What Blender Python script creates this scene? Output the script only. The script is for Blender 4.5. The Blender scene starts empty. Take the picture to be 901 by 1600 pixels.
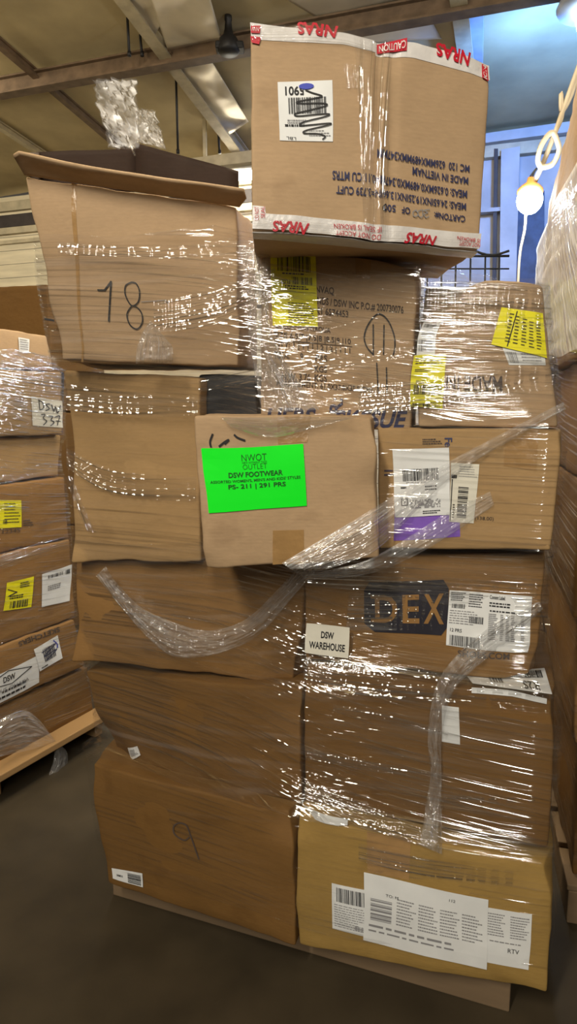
import bpy, bmesh, math, random
from mathutils import Vector, Matrix, noise

random.seed(7)
SC = bpy.context.scene
COL = SC.collection

# ------------------------------------------------------------------ camera
F = 1067.0
PITCH = math.radians(8.6)
EYE = Vector((0, 0, 1.45))
cam_d = bpy.data.cameras.new('camera')
cam_d.sensor_fit = 'VERTICAL'
cam_d.sensor_height = 36.0
cam_d.lens = 36.0 * F / 1600.0
cam_d.clip_start = 0.02
cam = bpy.data.objects.new('camera', cam_d)
cam.location = EYE
cam.rotation_euler = (math.radians(90) - PITCH, 0, 0)
COL.objects.link(cam)
SC.camera = cam
SC.view_settings.view_transform = 'Standard'
SC.view_settings.look = 'None'
SC.view_settings.gamma = 1.0
SC.view_settings.use_curve_mapping = False
SC.view_settings.exposure = 0.0

# ------------------------------------------------------------------ world + lights
W = bpy.data.worlds.new('world')
SC.world = W
W.use_nodes = True
W.node_tree.nodes['Background'].inputs[0].default_value = (1.0, 0.86, 0.68, 1)
W.node_tree.nodes['Background'].inputs[1].default_value = 0.06

def area(name, loc, target, sx, sy, power, col):
    l = bpy.data.lights.new(name, 'AREA')
    l.shape = 'RECTANGLE'
    l.size, l.size_y = sx, sy
    l.energy = power
    l.color = col
    o = bpy.data.objects.new(name, l)
    o.location = loc
    o.rotation_euler = (Vector(target) - Vector(loc)).to_track_quat('-Z', 'Y').to_euler()
    COL.objects.link(o)
    return o

def point(name, loc, power, col, r):
    l = bpy.data.lights.new(name, 'POINT')
    l.energy = power
    l.color = col
    l.shadow_soft_size = r
    o = bpy.data.objects.new(name, l)
    o.location = loc
    COL.objects.link(o)
    return o

# ceiling tubes behind the camera; then unseen lamps added for highlights and fill
area('aisle_tube_light', (-1.3, -1.2, 3.95), (-0.05, 1.6, 1.75), .30, 1.6, 125, (1.0, 0.90, 0.74))
area('aisle_tube_light_far', (0.05, -3.8, 3.7), (0.2, 1.6, 1.8), .35, 1.6, 115, (1.0, 0.93, 0.82))
area('overhead_glint_light', (0.1, 2.65, 3.75), (-0.3, 2.65, 0.0), .3, 1.3, 70, (1.0, 0.84, 0.60))  # added lamp over the stack for highlights on the left film
area('side_glint_light', (3.0, 2.9, 3.85), (-0.9, 2.3, 1.4), .3, 1.5, 75, (1.0, 0.90, 0.72))  # added unseen lamp so the left film shows streaks
area('ceiling_uplight', (-1.9, 2.8, 3.2), (-1.5, 3.6, 5.0), .3, 1.3, 30, (1.0, 0.86, 0.6))  # added uplight to brighten the ceiling, no fitting of its own
area('wall_fill_light', (-3.4, 4.6, 3.6), (-3.2, 7.6, 2.2), .3, 1.3, 70, (1.0, 0.88, 0.66))  # added fill to brighten the cream siding

# ------------------------------------------------------------------ photo pixel -> ray helpers
_fw = Vector((0, math.cos(PITCH), -math.sin(PITCH)))
_up = Vector((0, math.sin(PITCH), math.cos(PITCH)))
def ray(px, py):
    return _fw + Vector(((px - 450.5) / F, 0, 0)) + _up * ((800.0 - py) / F)
def on_plane(px, py, p, n):
    r = ray(px, py)
    return EYE + r * ((Vector(p) - EYE).dot(n) / r.dot(n))
def at_z(px, py, z):
    return on_plane(px, py, (0, 0, z), Vector((0, 0, 1)))
def at_y(px, py, y):
    return on_plane(px, py, (0, y, 0), Vector((0, 1, 0)))

# ------------------------------------------------------------------ object helpers
def obj(name, bm, mats, parent=None, smooth=False):
    me = bpy.data.meshes.new(name)
    bmesh.ops.recalc_face_normals(bm, faces=bm.faces) if not getattr(bm, '_keep', False) else None
    bm.to_mesh(me)
    bm.free()
    for m in (mats if isinstance(mats, (list, tuple)) else [mats]):
        me.materials.append(m)
    if smooth:
        for p in me.polygons:
            p.use_smooth = True
    o = bpy.data.objects.new(name, me)
    COL.objects.link(o)
    if parent is not None:
        o.parent = parent
    return o
def mesh(name, vs, fs, mats, parent=None, smooth=False):
    me = bpy.data.meshes.new(name)
    me.from_pydata([tuple(v) for v in vs], [], fs)
    for m in (mats if isinstance(mats, (list, tuple)) else [mats]):
        me.materials.append(m)
    if smooth:
        for p in me.polygons:
            p.use_smooth = True
    me.update()
    o = bpy.data.objects.new(name, me)
    COL.objects.link(o)
    if parent is not None:
        o.parent = parent
    return o
def thing(name, label, cat, group=None):
    o = bpy.data.objects.new(name, None)
    o.empty_display_size = 0.05
    COL.objects.link(o)
    return tag(o, label, cat, group)
def tag(o, label, cat, group=None):
    o['label'] = label
    o['category'] = cat
    if group:
        o['group'] = group
    return o
def struct(o):
    o['kind'] = 'structure'
    return o
def bm_box(bm, lo, hi, M=None, bev=0.0):
    r = bmesh.ops.create_cube(bm, size=1.0)
    vs = r['verts']
    lo, hi = Vector(lo), Vector(hi)
    for v in vs:
        v.co = Vector(((v.co.x + .5) * (hi.x - lo.x) + lo.x, (v.co.y + .5) * (hi.y - lo.y) + lo.y, (v.co.z + .5) * (hi.z - lo.z) + lo.z))
    if bev:
        es = list({e for v in vs for e in v.link_edges})
        rr = bmesh.ops.bevel(bm, geom=es, offset=bev, segments=2, affect='EDGES', profile=.5)
        vs = list({v for f in rr['faces'] for v in f.verts} | {v for v in vs if v.is_valid})
    if M is not None:
        for v in vs:
            v.co = M @ v.co
    return vs
def tube_geo(pts, rad, n=8, cap=True):
    """swept tube; rad a number or list. Returns verts, faces"""
    pts = [Vector(p) for p in pts]
    vs, fs = [], []
    up = Vector((0, 0, 1))
    prev = None
    for i, p in enumerate(pts):
        t = (pts[min(i + 1, len(pts) - 1)] - pts[max(i - 1, 0)])
        t.normalize()
        if prev is None:
            a = t.cross(up)
            if a.length < 1e-3:
                a = t.cross(Vector((1, 0, 0)))
        else:
            a = prev - t * prev.dot(t)
        a.normalize()
        prev = a
        b = t.cross(a)
        r = rad[i] if isinstance(rad, (list, tuple)) else rad
        for k in range(n):
            g = 2 * math.pi * k / n
            vs.append(p + (a * math.cos(g) + b * math.sin(g)) * r)
    for i in range(len(pts) - 1):
        for k in range(n):
            fs.append((i * n + k, i * n + (k + 1) % n, (i + 1) * n + (k + 1) % n, (i + 1) * n + k))
    if cap:
        fs.append(tuple(range(n))[::-1])
        fs.append(tuple(range((len(pts) - 1) * n, len(pts) * n)))
    return vs, fs
def lathe_geo(prof, c, n=24):
    vs, fs = [], []
    for r, z in prof:
        for k in range(n):
            g = 2 * math.pi * k / n
            vs.append(Vector(c) + Vector((r * math.cos(g), r * math.sin(g), z)))
    for i in range(len(prof) - 1):
        for k in range(n):
            fs.append((i * n + k, i * n + (k + 1) % n, (i + 1) * n + (k + 1) % n, (i + 1) * n + k))
    fs.append(tuple(range(n))[::-1])
    fs.append(tuple(range((len(prof) - 1) * n, len(prof) * n)))
    return vs, fs
def spline(pts, k=6):
    pts = [Vector(p) for p in pts]
    out = []
    for i in range(len(pts) - 1):
        p0, p1, p2, p3 = pts[max(i - 1, 0)], pts[i], pts[i + 1], pts[min(i + 2, len(pts) - 1)]
        for j in range(k):
            t = j / k
            out.append(.5 * ((2 * p1) + (p2 - p0) * t + (2 * p0 - 5 * p1 + 4 * p2 - p3) * t * t + (3 * p1 - p0 - 3 * p2 + p3) * t ** 3))
    out.append(pts[-1])
    return out

# ------------------------------------------------------------------ materials
def mat(name):
    m = bpy.data.materials.new(name)
    m.use_nodes = True
    nt = m.node_tree
    nt.nodes.clear()
    return m, nt, nt.nodes, nt.links
def N(ns, t, **kw):
    n = ns.new(t)
    for k, v in kw.items():
        setattr(n, k, v)
    return n
def plain(name, col, rough=.7, metal=0.0, var=0.08, scale=12, bump=0.0, spec=.3):
    m, nt, ns, L = mat(name)
    out = N(ns, 'ShaderNodeOutputMaterial')
    b = N(ns, 'ShaderNodeBsdfPrincipled')
    b.inputs['Roughness'].default_value = rough
    b.inputs['Metallic'].default_value = metal
    b.inputs['Specular IOR Level'].default_value = spec
    tc = N(ns, 'ShaderNodeTexCoord')
    nz = N(ns, 'ShaderNodeTexNoise')
    nz.inputs['Scale'].default_value = scale
    nz.inputs['Detail'].default_value = 5
    L.new(tc.outputs['Object'], nz.inputs['Vector'])
    cr = N(ns, 'ShaderNodeValToRGB')
    lo = [max(0, c * (1 - var * 2)) for c in col]
    hi = [min(1, c * (1 + var * 2)) for c in col]
    cr.color_ramp.elements[0].position = .3
    cr.color_ramp.elements[1].position = .7
    cr.color_ramp.elements[0].color = (*lo, 1)
    cr.color_ramp.elements[1].color = (*hi, 1)
    L.new(nz.outputs['Fac'], cr.inputs['Fac'])
    L.new(cr.outputs['Color'], b.inputs['Base Color'])
    if bump:
        bp = N(ns, 'ShaderNodeBump')
        bp.inputs['Strength'].default_value = bump
        bp.inputs['Distance'].default_value = .01
        L.new(nz.outputs['Fac'], bp.inputs['Height'])
        L.new(bp.outputs['Normal'], b.inputs['Normal'])
    L.new(b.outputs[0], out.inputs[0])
    return m
def emit(name, col, s):
    m, nt, ns, L = mat(name)
    out = N(ns, 'ShaderNodeOutputMaterial')
    e = N(ns, 'ShaderNodeEmission')
    e.inputs[0].default_value = (*col, 1)
    e.inputs[1].default_value = s
    L.new(e.outputs[0], out.inputs[0])
    return m
def cardboard(name, col, rough=.75, flute=260.0):
    m, nt, ns, L = mat(name)
    out = N(ns, 'ShaderNodeOutputMaterial')
    b = N(ns, 'ShaderNodeBsdfPrincipled')
    b.inputs['Roughness'].default_value = rough
    b.inputs['Specular IOR Level'].default_value = .25
    tc = N(ns, 'ShaderNodeTexCoord')
    def noise_(scale, det, vec=None, sc=None):
        n = N(ns, 'ShaderNodeTexNoise')
        n.inputs['Scale'].default_value = scale
        n.inputs['Detail'].default_value = det
        if sc:
            mp = N(ns, 'ShaderNodeMapping')
            mp.inputs['Scale'].default_value = sc
            L.new(tc.outputs['Object'], mp.inputs['Vector'])
            L.new(mp.outputs[0], n.inputs['Vector'])
        else:
            L.new(tc.outputs['Object'], n.inputs['Vector'])
        return n.outputs['Fac']
    big = noise_(3.5, 3)
    fib = noise_(60, 6, sc=(1, 1, 3.5))
    scuff = noise_(9, 8, sc=(1, 1, 1.6))
    cr = N(ns, 'ShaderNodeValToRGB')
    cr.color_ramp.elements[0].position = .3
    cr.color_ramp.elements[1].position = .72
    cr.color_ramp.elements[0].color = (*[c * .86 for c in col], 1)
    cr.color_ramp.elements[1].color = (*[min(1, c * 1.1) for c in col], 1)
    add = N(ns, 'ShaderNodeMath', operation='MULTIPLY_ADD')
    add.inputs[1].default_value = .35
    L.new(fib, add.inputs[0])
    mul = N(ns, 'ShaderNodeMath', operation='MULTIPLY')
    mul.inputs[1].default_value = .65
    L.new(big, mul.inputs[0])
    L.new(mul.outputs[0], add.inputs[2])
    L.new(add.outputs[0], cr.inputs['Fac'])
    # scuffed patches, a little darker
    cr2 = N(ns, 'ShaderNodeValToRGB')
    cr2.color_ramp.elements[0].position = .6
    cr2.color_ramp.elements[1].position = .75
    cr2.color_ramp.elements[0].color = (1, 1, 1, 1)
    cr2.color_ramp.elements[1].color = (.82, .80, .78, 1)
    L.new(scuff, cr2.inputs['Fac'])
    mx = N(ns, 'ShaderNodeMix', data_type='RGBA', blend_type='MULTIPLY')
    mx.inputs[0].default_value = 1
    L.new(cr.outputs['Color'], mx.inputs[6])
    L.new(cr2.outputs['Color'], mx.inputs[7])
    L.new(mx.outputs[2], b.inputs['Base Color'])
    # flutes showing faintly through the liner + soft dents
    wv = N(ns, 'ShaderNodeTexWave', wave_type='BANDS', bands_direction='Z')
    wv.inputs['Scale'].default_value = flute / 6.28
    wv.inputs['Distortion'].default_value = .6
    L.new(tc.outputs['Object'], wv.inputs['Vector'])
    h = N(ns, 'ShaderNodeMath', operation='MULTIPLY_ADD')
    h.inputs[1].default_value = .012
    L.new(wv.outputs['Fac'], h.inputs[0])
    L.new(scuff, h.inputs[2])
    bp = N(ns, 'ShaderNodeBump')
    bp.inputs['Strength'].default_value = .5
    bp.inputs['Distance'].default_value = .008
    L.new(h.outputs[0], bp.inputs['Height'])
    L.new(bp.outputs['Normal'], b.inputs['Normal'])
    L.new(b.outputs[0], out.inputs[0])
    return m
def film(name, base=.03, milk=.015, gl=.22, sx=1.3, sy=135.0, rot=.0, dist=.0050, rough=.08, mbase=0.0, tint=(1, 1, 1)):
    """stretch film: mostly see-through, glossy fine wrinkles drawn out along the wrapping direction (UV u)"""
    m, nt, ns, L = mat(name)
    out = N(ns, 'ShaderNodeOutputMaterial')
    uv = N(ns, 'ShaderNodeUVMap')
    def nz(sc, r, scale, det, off=0.0):
        mp = N(ns, 'ShaderNodeMapping')
        mp.inputs['Scale'].default_value = (sc[0], sc[1], 1)
        mp.inputs['Rotation'].default_value = (0, 0, 0)
        mp0 = N(ns, 'ShaderNodeMapping')
        mp0.inputs['Rotation'].default_value = (0, 0, r)
        mp0.inputs['Location'].default_value = (off, off, 0)
        L.new(uv.outputs[0], mp0.inputs['Vector'])
        L.new(mp0.outputs[0], mp.inputs['Vector'])
        n = N(ns, 'ShaderNodeTexNoise')
        n.inputs['Scale'].default_value = scale
        n.inputs['Detail'].default_value = det
        n.inputs['Roughness'].default_value = .6
        L.new(mp.outputs[0], n.inputs['Vector'])
        return n.outputs['Fac']
    def mth(op, a, b_, c=None):
        q = N(ns, 'ShaderNodeMath', operation=op)
        for i, x in enumerate((a, b_, c)):
            if x is None:
                continue
            if isinstance(x, (int, float)):
                q.inputs[i].default_value = x
            else:
                L.new(x, q.inputs[i])
        return q.outputs[0]
    n1 = nz((sx, sy), rot + .03, 1.0, 1.5)
    n2 = nz((sx * .7, sy * .35), rot - .09, 1.0, 1.5, 3.1)
    n3 = nz((sx * 3, sy * .5), rot + .14, 1.0, 1, 7.7)
    patch = nz((1.7, 4.0), rot, 1.0, 2, 1.3)
    h = mth('MULTIPLY_ADD', n2, 1.1, mth('MULTIPLY_ADD', n3, .3, n1))
    bp = N(ns, 'ShaderNodeBump')
    bp.inputs['Strength'].default_value = 1.0
    bp.inputs['Distance'].default_value = dist
    L.new(h, bp.inputs['Height'])
    g = N(ns, 'ShaderNodeBsdfGlossy')
    g.inputs['Roughness'].default_value = rough
    g.inputs['Color'].default_value = (1, 1, 1, 1)
    L.new(bp.outputs['Normal'], g.inputs['Normal'])
    d = N(ns, 'ShaderNodeBsdfDiffuse')
    d.inputs['Color'].default_value = (.9, .9, .9, 1)
    L.new(bp.outputs['Normal'], d.inputs['Normal'])
    t = N(ns, 'ShaderNodeBsdfTransparent')
    t.inputs['Color'].default_value = (*[c * .985 for c in tint], 1)
    # layers of film: gloss is stronger where wrinkles bunch together
    def ramp(x, a, b_, lo, hi):
        r = N(ns, 'ShaderNodeMapRange', interpolation_type='SMOOTHSTEP')
        r.inputs[1].default_value = a
        r.inputs[2].default_value = b_
        r.inputs[3].default_value = lo
        r.inputs[4].default_value = hi
        L.new(x, r.inputs[0])
        return r.outputs[0]
    wr = ramp(n1, .50, .66, 0.0, 1.0)
    pt = ramp(patch, .38, .62, .25, 1.0)
    gf = mth('MULTIPLY_ADD', mth('MULTIPLY', wr, pt), gl, base)
    df = mth('MULTIPLY_ADD', mth('MULTIPLY', ramp(n2, .48, .70, .15, 1.0), pt), milk, mbase)
    m1 = N(ns, 'ShaderNodeMixShader')
    L.new(df, m1.inputs[0])
    L.new(t.outputs[0], m1.inputs[1])
    L.new(d.outputs[0], m1.inputs[2])
    m2 = N(ns, 'ShaderNodeMixShader')
    L.new(gf, m2.inputs[0])
    L.new(m1.outputs[0], m2.inputs[1])
    L.new(g.outputs[0], m2.inputs[2])
    L.new(m2.outputs[0], out.inputs[0])
    return m
def planks(name, col, gap, pitch, axis='Z', rough=.8):
    m, nt, ns, L = mat(name)
    out = N(ns, 'ShaderNodeOutputMaterial')
    b = N(ns, 'ShaderNodeBsdfPrincipled')
    b.inputs['Roughness'].default_value = rough
    tc = N(ns, 'ShaderNodeTexCoord')
    sp = N(ns, 'ShaderNodeSeparateXYZ')
    L.new(tc.outputs['Object'], sp.inputs[0])
    md = N(ns, 'ShaderNodeMath', operation='FRACT')
    dv = N(ns, 'ShaderNodeMath', operation='DIVIDE')
    dv.inputs[1].default_value = pitch
    L.new(sp.outputs[axis], dv.inputs[0])
    L.new(dv.outputs[0], md.inputs[0])
    lt = N(ns, 'ShaderNodeMath', operation='LESS_THAN')
    lt.inputs[1].default_value = gap
    L.new(md.outputs[0], lt.inputs[0])
    nz = N(ns, 'ShaderNodeTexNoise')
    nz.inputs['Scale'].default_value = 3
    nz.inputs['Detail'].default_value = 6
    mp = N(ns, 'ShaderNodeMapping')
    mp.inputs['Scale'].default_value = (.6, .6, 5) if axis == 'Z' else (5, 5, .6)
    L.new(tc.outputs['Object'], mp.inputs[0])
    L.new(mp.outputs[0], nz.inputs['Vector'])
    cr = N(ns, 'ShaderNodeValToRGB')
    cr.color_ramp.elements[0].position = .3
    cr.color_ramp.elements[1].position = .7
    cr.color_ramp.elements[0].color = (*[c * .8 for c in col], 1)
    cr.color_ramp.elements[1].color = (*[min(1, c * 1.1) for c in col], 1)
    L.new(nz.outputs['Fac'], cr.inputs['Fac'])
    mx = N(ns, 'ShaderNodeMix', data_type='RGBA')
    L.new(lt.outputs[0], mx.inputs[0])
    L.new(cr.outputs['Color'], mx.inputs[6])
    mx.inputs[7].default_value = (*[c * .35 for c in col], 1)
    L.new(mx.outputs[2], b.inputs['Base Color'])
    L.new(b.outputs[0], out.inputs[0])
    return m

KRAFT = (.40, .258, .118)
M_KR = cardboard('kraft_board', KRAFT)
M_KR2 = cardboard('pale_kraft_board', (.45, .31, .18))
M_KR3 = cardboard('red_brown_board', (.27, .147, .050))  # lowered too: part of the lower rows' weaker light is in this colour
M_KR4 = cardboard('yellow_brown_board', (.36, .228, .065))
M_KRD = cardboard('shaded_kraft_board', (.185, .095, .026))  # board of the lowest rows, darkened to carry part of their shade
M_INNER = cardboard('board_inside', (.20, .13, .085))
M_SHADEIN = cardboard('shaded_board_inside', (.045, .028, .020))  # shade of the unlit carton interior is put into this colour
M_BLACK = plain('black_gap_box', (.018, .018, .02), .5, var=.2)
M_TAPEB = plain('brown_packing_tape', (.36, .215, .085), .28, spec=.5, var=.05, scale=30, bump=.3)
M_TAPEW = plain('white_packing_tape', (.72, .70, .68), .3, spec=.5, var=.03, scale=30, bump=.4)
M_PAPER = plain('white_label_paper', (.78, .80, .80), .55, var=.03)
M_CREAM = plain('cream_label_paper', (.74, .72, .62), .55, var=.03)
M_YEL = plain('yellow_label_paper', (.86, .80, .01), .5, var=.04)
M_GREEN = plain('fluorescent_green_paper', (.0, .93, .015), .6, var=.01)
M_PURP = plain('purple_label_print', (.22, .11, .52), .5, var=.1)
M_INK = plain('black_ink', (.02, .02, .022), .6, var=.05)
M_INKG = plain('grey_label_ink', (.27, .27, .28), .6, var=.05)
M_LOGO = plain('dark_logo_ink', (.022, .021, .03), .6, var=.1)
M_PALEY = plain('pale_yellow_paper', (.62, .58, .22), .6, var=.05)
M_NAVY = plain('navy_ink', (.035, .04, .10), .6, var=.1)
M_BROWNINK = plain('faded_carton_ink', (.075, .055, .045), .7, var=.15)
M_RED = plain('red_tape_ink', (.55, .015, .035), .4, var=.05)
M_BLUE = plain('blue_pen_ink', (.05, .07, .45), .5, var=.05)
M_DKGREEN = plain('dark_green_ink', (.01, .10, .015), .6, var=.05)
M_WOOD = planks('pallet_wood', (.20, .135, .075), .0, .1)
M_WOODP = planks('pale_pallet_wood', (.36, .215, .085), .0, .1)
M_FILM = film('stretch_film')
M_FILM2 = film('stretch_film_dense', base=.04, milk=.05, gl=.36, sx=1.4, sy=125, rot=.04, dist=.0058)
M_FILM3 = film('stretch_film_milky', base=.06, milk=.26, gl=.45, sx=1.8, sy=110, rot=.0, dist=.0062, mbase=.05)
M_ROPE = film('bunched_film', base=.10, milk=.30, gl=.7, sx=9, sy=120, dist=.008, rough=.08, mbase=.11)
M_FILMR = film('stretch_film_thick', base=.06, milk=.40, gl=.35, sx=2.0, sy=60, rot=.75, dist=.007, mbase=.42)

# ------------------------------------------------------------------ surfaces for print and labels
class Surf:
    """a board face: photo pixels are cast onto its plane, then follow its bulge"""
    def __init__(s, p, n, disp=None):
        s.p, s.n, s.disp = Vector(p), Vector(n).normalized(), disp
    def pt(s, px, py, off=0.0):
        q = on_plane(px, py, s.p, s.n)
        if s.disp:
            q = s.disp(q)
        return q + s.n * off
def bil(q, u, v):
    a, b, c, d = q
    return ((a[0] * (1 - u) + b[0] * u) * (1 - v) + (d[0] * (1 - u) + c[0] * u) * v,
            (a[1] * (1 - u) + b[1] * u) * (1 - v) + (d[1] * (1 - u) + c[1] * u) * v)
def rot180(q):
    return [q[2], q[3], q[0], q[1]]
def sheet(name, S, q, m, parent, off=.0012, nx=6, ny=6, wob=0.0, label=None):
    """a label or tape: thin closed sheet following the face"""
    vs, fs = [], []
    for j in range(ny + 1):
        for i in range(nx + 1):
            x, y = bil(q, i / nx, j / ny)
            o = off + (wob * (noise.noise(Vector((x * .05, y * .05, off * 50))) * .5 + .5) if wob else 0)
            vs.append(S.pt(x, y, o))
    k = len(vs)
    w = nx + 1
    for j in range(ny):
        for i in range(nx):
            fs.append((j * w + i, (j + 1) * w + i, (j + 1) * w + i + 1, j * w + i + 1))
    # underside so the sheet has a thickness
    vs2 = [v - S.n * .0005 for v in vs]
    bd = [i for i in range(w)] + [j * w + nx for j in range(1, ny + 1)] + [ny * w + i for i in range(nx - 1, -1, -1)] + [j * w for j in range(ny - 1, 0, -1)]
    fs += [tuple(reversed([x + k for x in f])) for f in fs]
    for a, b in zip(bd, bd[1:] + bd[:1]):
        fs.append((a, b, b + k, a + k))
    o = mesh(name, vs + vs2, fs, m, parent, False)
    if label:
        o['label'] = label
    return o

_tc = {}
def text_geo(s, bold=0.0, shear=0.0):
    key = (s, bold, shear)
    if key in _tc:
        return _tc[key]
    c = bpy.data.curves.new('t', 'FONT')
    c.body = s
    c.offset = bold
    c.shear = shear
    c.resolution_u = 3
    o = bpy.data.objects.new('t', c)
    COL.objects.link(o)
    bpy.context.view_layer.update()
    me = o.evaluated_get(bpy.context.evaluated_depsgraph_get()).to_mesh()
    vs = [v.co.copy() for v in me.vertices]
    fs = [tuple(p.vertices) for p in me.polygons]
    bpy.data.objects.remove(o)
    x0 = min(v.x for v in vs); x1 = max(v.x for v in vs)
    y0 = min(v.y for v in vs); y1 = max(v.y for v in vs)
    r = ([((v.x - x0) / (x1 - x0 or 1), 1 - (v.y - y0) / (y1 - y0 or 1)) for v in vs], fs)
    _tc[key] = r
    return r

class Ink:
    """collects marks in photo pixels on one face, then links them as one mesh"""
    def __init__(s, S, off=.0022):
        s.S, s.off, s.v, s.f, s.mi, s.mats = S, off, [], [], [], []
    def _m(s, m):
        if m not in s.mats:
            s.mats.append(m)
        return s.mats.index(m)
    def poly(s, pts, m, off=0):
        k = len(s.v)
        s.v += [s.S.pt(x, y, s.off + off) for x, y in pts]
        s.f.append(tuple(range(k, k + len(pts))))
        s.mi.append(s._m(m))
    def grid(s, q, m, nx=8, ny=6, off=0):
        for j in range(ny):
            for i in range(nx):
                s.poly([bil(q, i / nx, j / ny), bil(q, (i + 1) / nx, j / ny), bil(q, (i + 1) / nx, (j + 1) / ny), bil(q, i / nx, (j + 1) / ny)], m, off)
    def rect(s, q, u0, v0, u1, v1, m, off=0):
        s.poly([bil(q, u0, v0), bil(q, u1, v0), bil(q, u1, v1), bil(q, u0, v1)], m, off)
    def text(s, t, q, m, bold=0.0, shear=0.0, off=0):
        vs, fs = text_geo(t, bold, shear)
        k = len(s.v)
        for u, v in vs:
            x, y = bil(q, u, v)
            s.v.append(s.S.pt(x, y, s.off + off))
        for f in fs:
            s.f.append(tuple(i + k for i in f))
            s.mi.append(s._m(m))
    def textin(s, t, Q, u0, v0, u1, v1, m, bold=0.0, r180=False, off=0):
        q = [bil(Q, u0, v0), bil(Q, u1, v0), bil(Q, u1, v1), bil(Q, u0, v1)]
        s.text(t, rot180(q) if r180 else q, m, bold, off=off)
    def line(s, pts, w, m, smooth=True, off=0):
        P = [Vector((x, y, 0)) for x, y in pts]
        if smooth and len(P) > 2:
            P = spline(P, 5)
        for a, b in zip(P, P[1:]):
            d = (b - a)
            if d.length < 1e-6:
                continue
            n = Vector((-d.y, d.x, 0)).normalized() * (w / 2)
            e = d.normalized() * (w * .25)
            s.poly([((a - e) + n)[:2], ((b + e) + n)[:2], ((b + e) - n)[:2], ((a - e) - n)[:2]], m, off + random.random() * .0002)
    def bars(s, Q, u0, v0, u1, v1, m, n=26, vertical=True, seed=1, off=0):
        r = random.Random(seed)
        w = [r.choice((1, 1, 2, 3)) for _ in range(n * 2)]
        T = sum(w); c = 0
        for i, x in enumerate(w):
            if i % 2 == 0:
                if vertical:
                    s.rect(Q, u0 + (u1 - u0) * c / T, v0, u0 + (u1 - u0) * (c + x) / T, v1, m, off)
                else:
                    s.rect(Q, u0, v0 + (v1 - v0) * c / T, u1, v0 + (v1 - v0) * (c + x) / T, m, off)
            c += x
    def small(s, Q, u0, v0, u1, v1, m, rows=4, seed=1, fill=.55, off=0):
        """rows of print too small to read: short dashes"""
        r = random.Random(seed)
        for j in range(rows):
            y0 = v0 + (v1 - v0) * j / rows
            y1 = y0 + (v1 - v0) / rows * fill
            x = u0
            end = u0 + (u1 - u0) * r.uniform(.6, 1)
            while x < end:
                w = (u1 - u0) * r.uniform(.04, .13)
                s.rect(Q, x, y0, min(x + w, u1), y1, m, off)
                x += w + (u1 - u0) * .025
    def done(s, name, parent, label=None):
        vs, fs, mi = list(s.v), list(s.f), list(s.mi)
        o = mesh(name, vs, fs, s.mats, parent)
        for p, i in zip(o.data.polygons, mi):
            p.material_index = i
        if label:
            o['label'] = label
        return o

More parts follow.
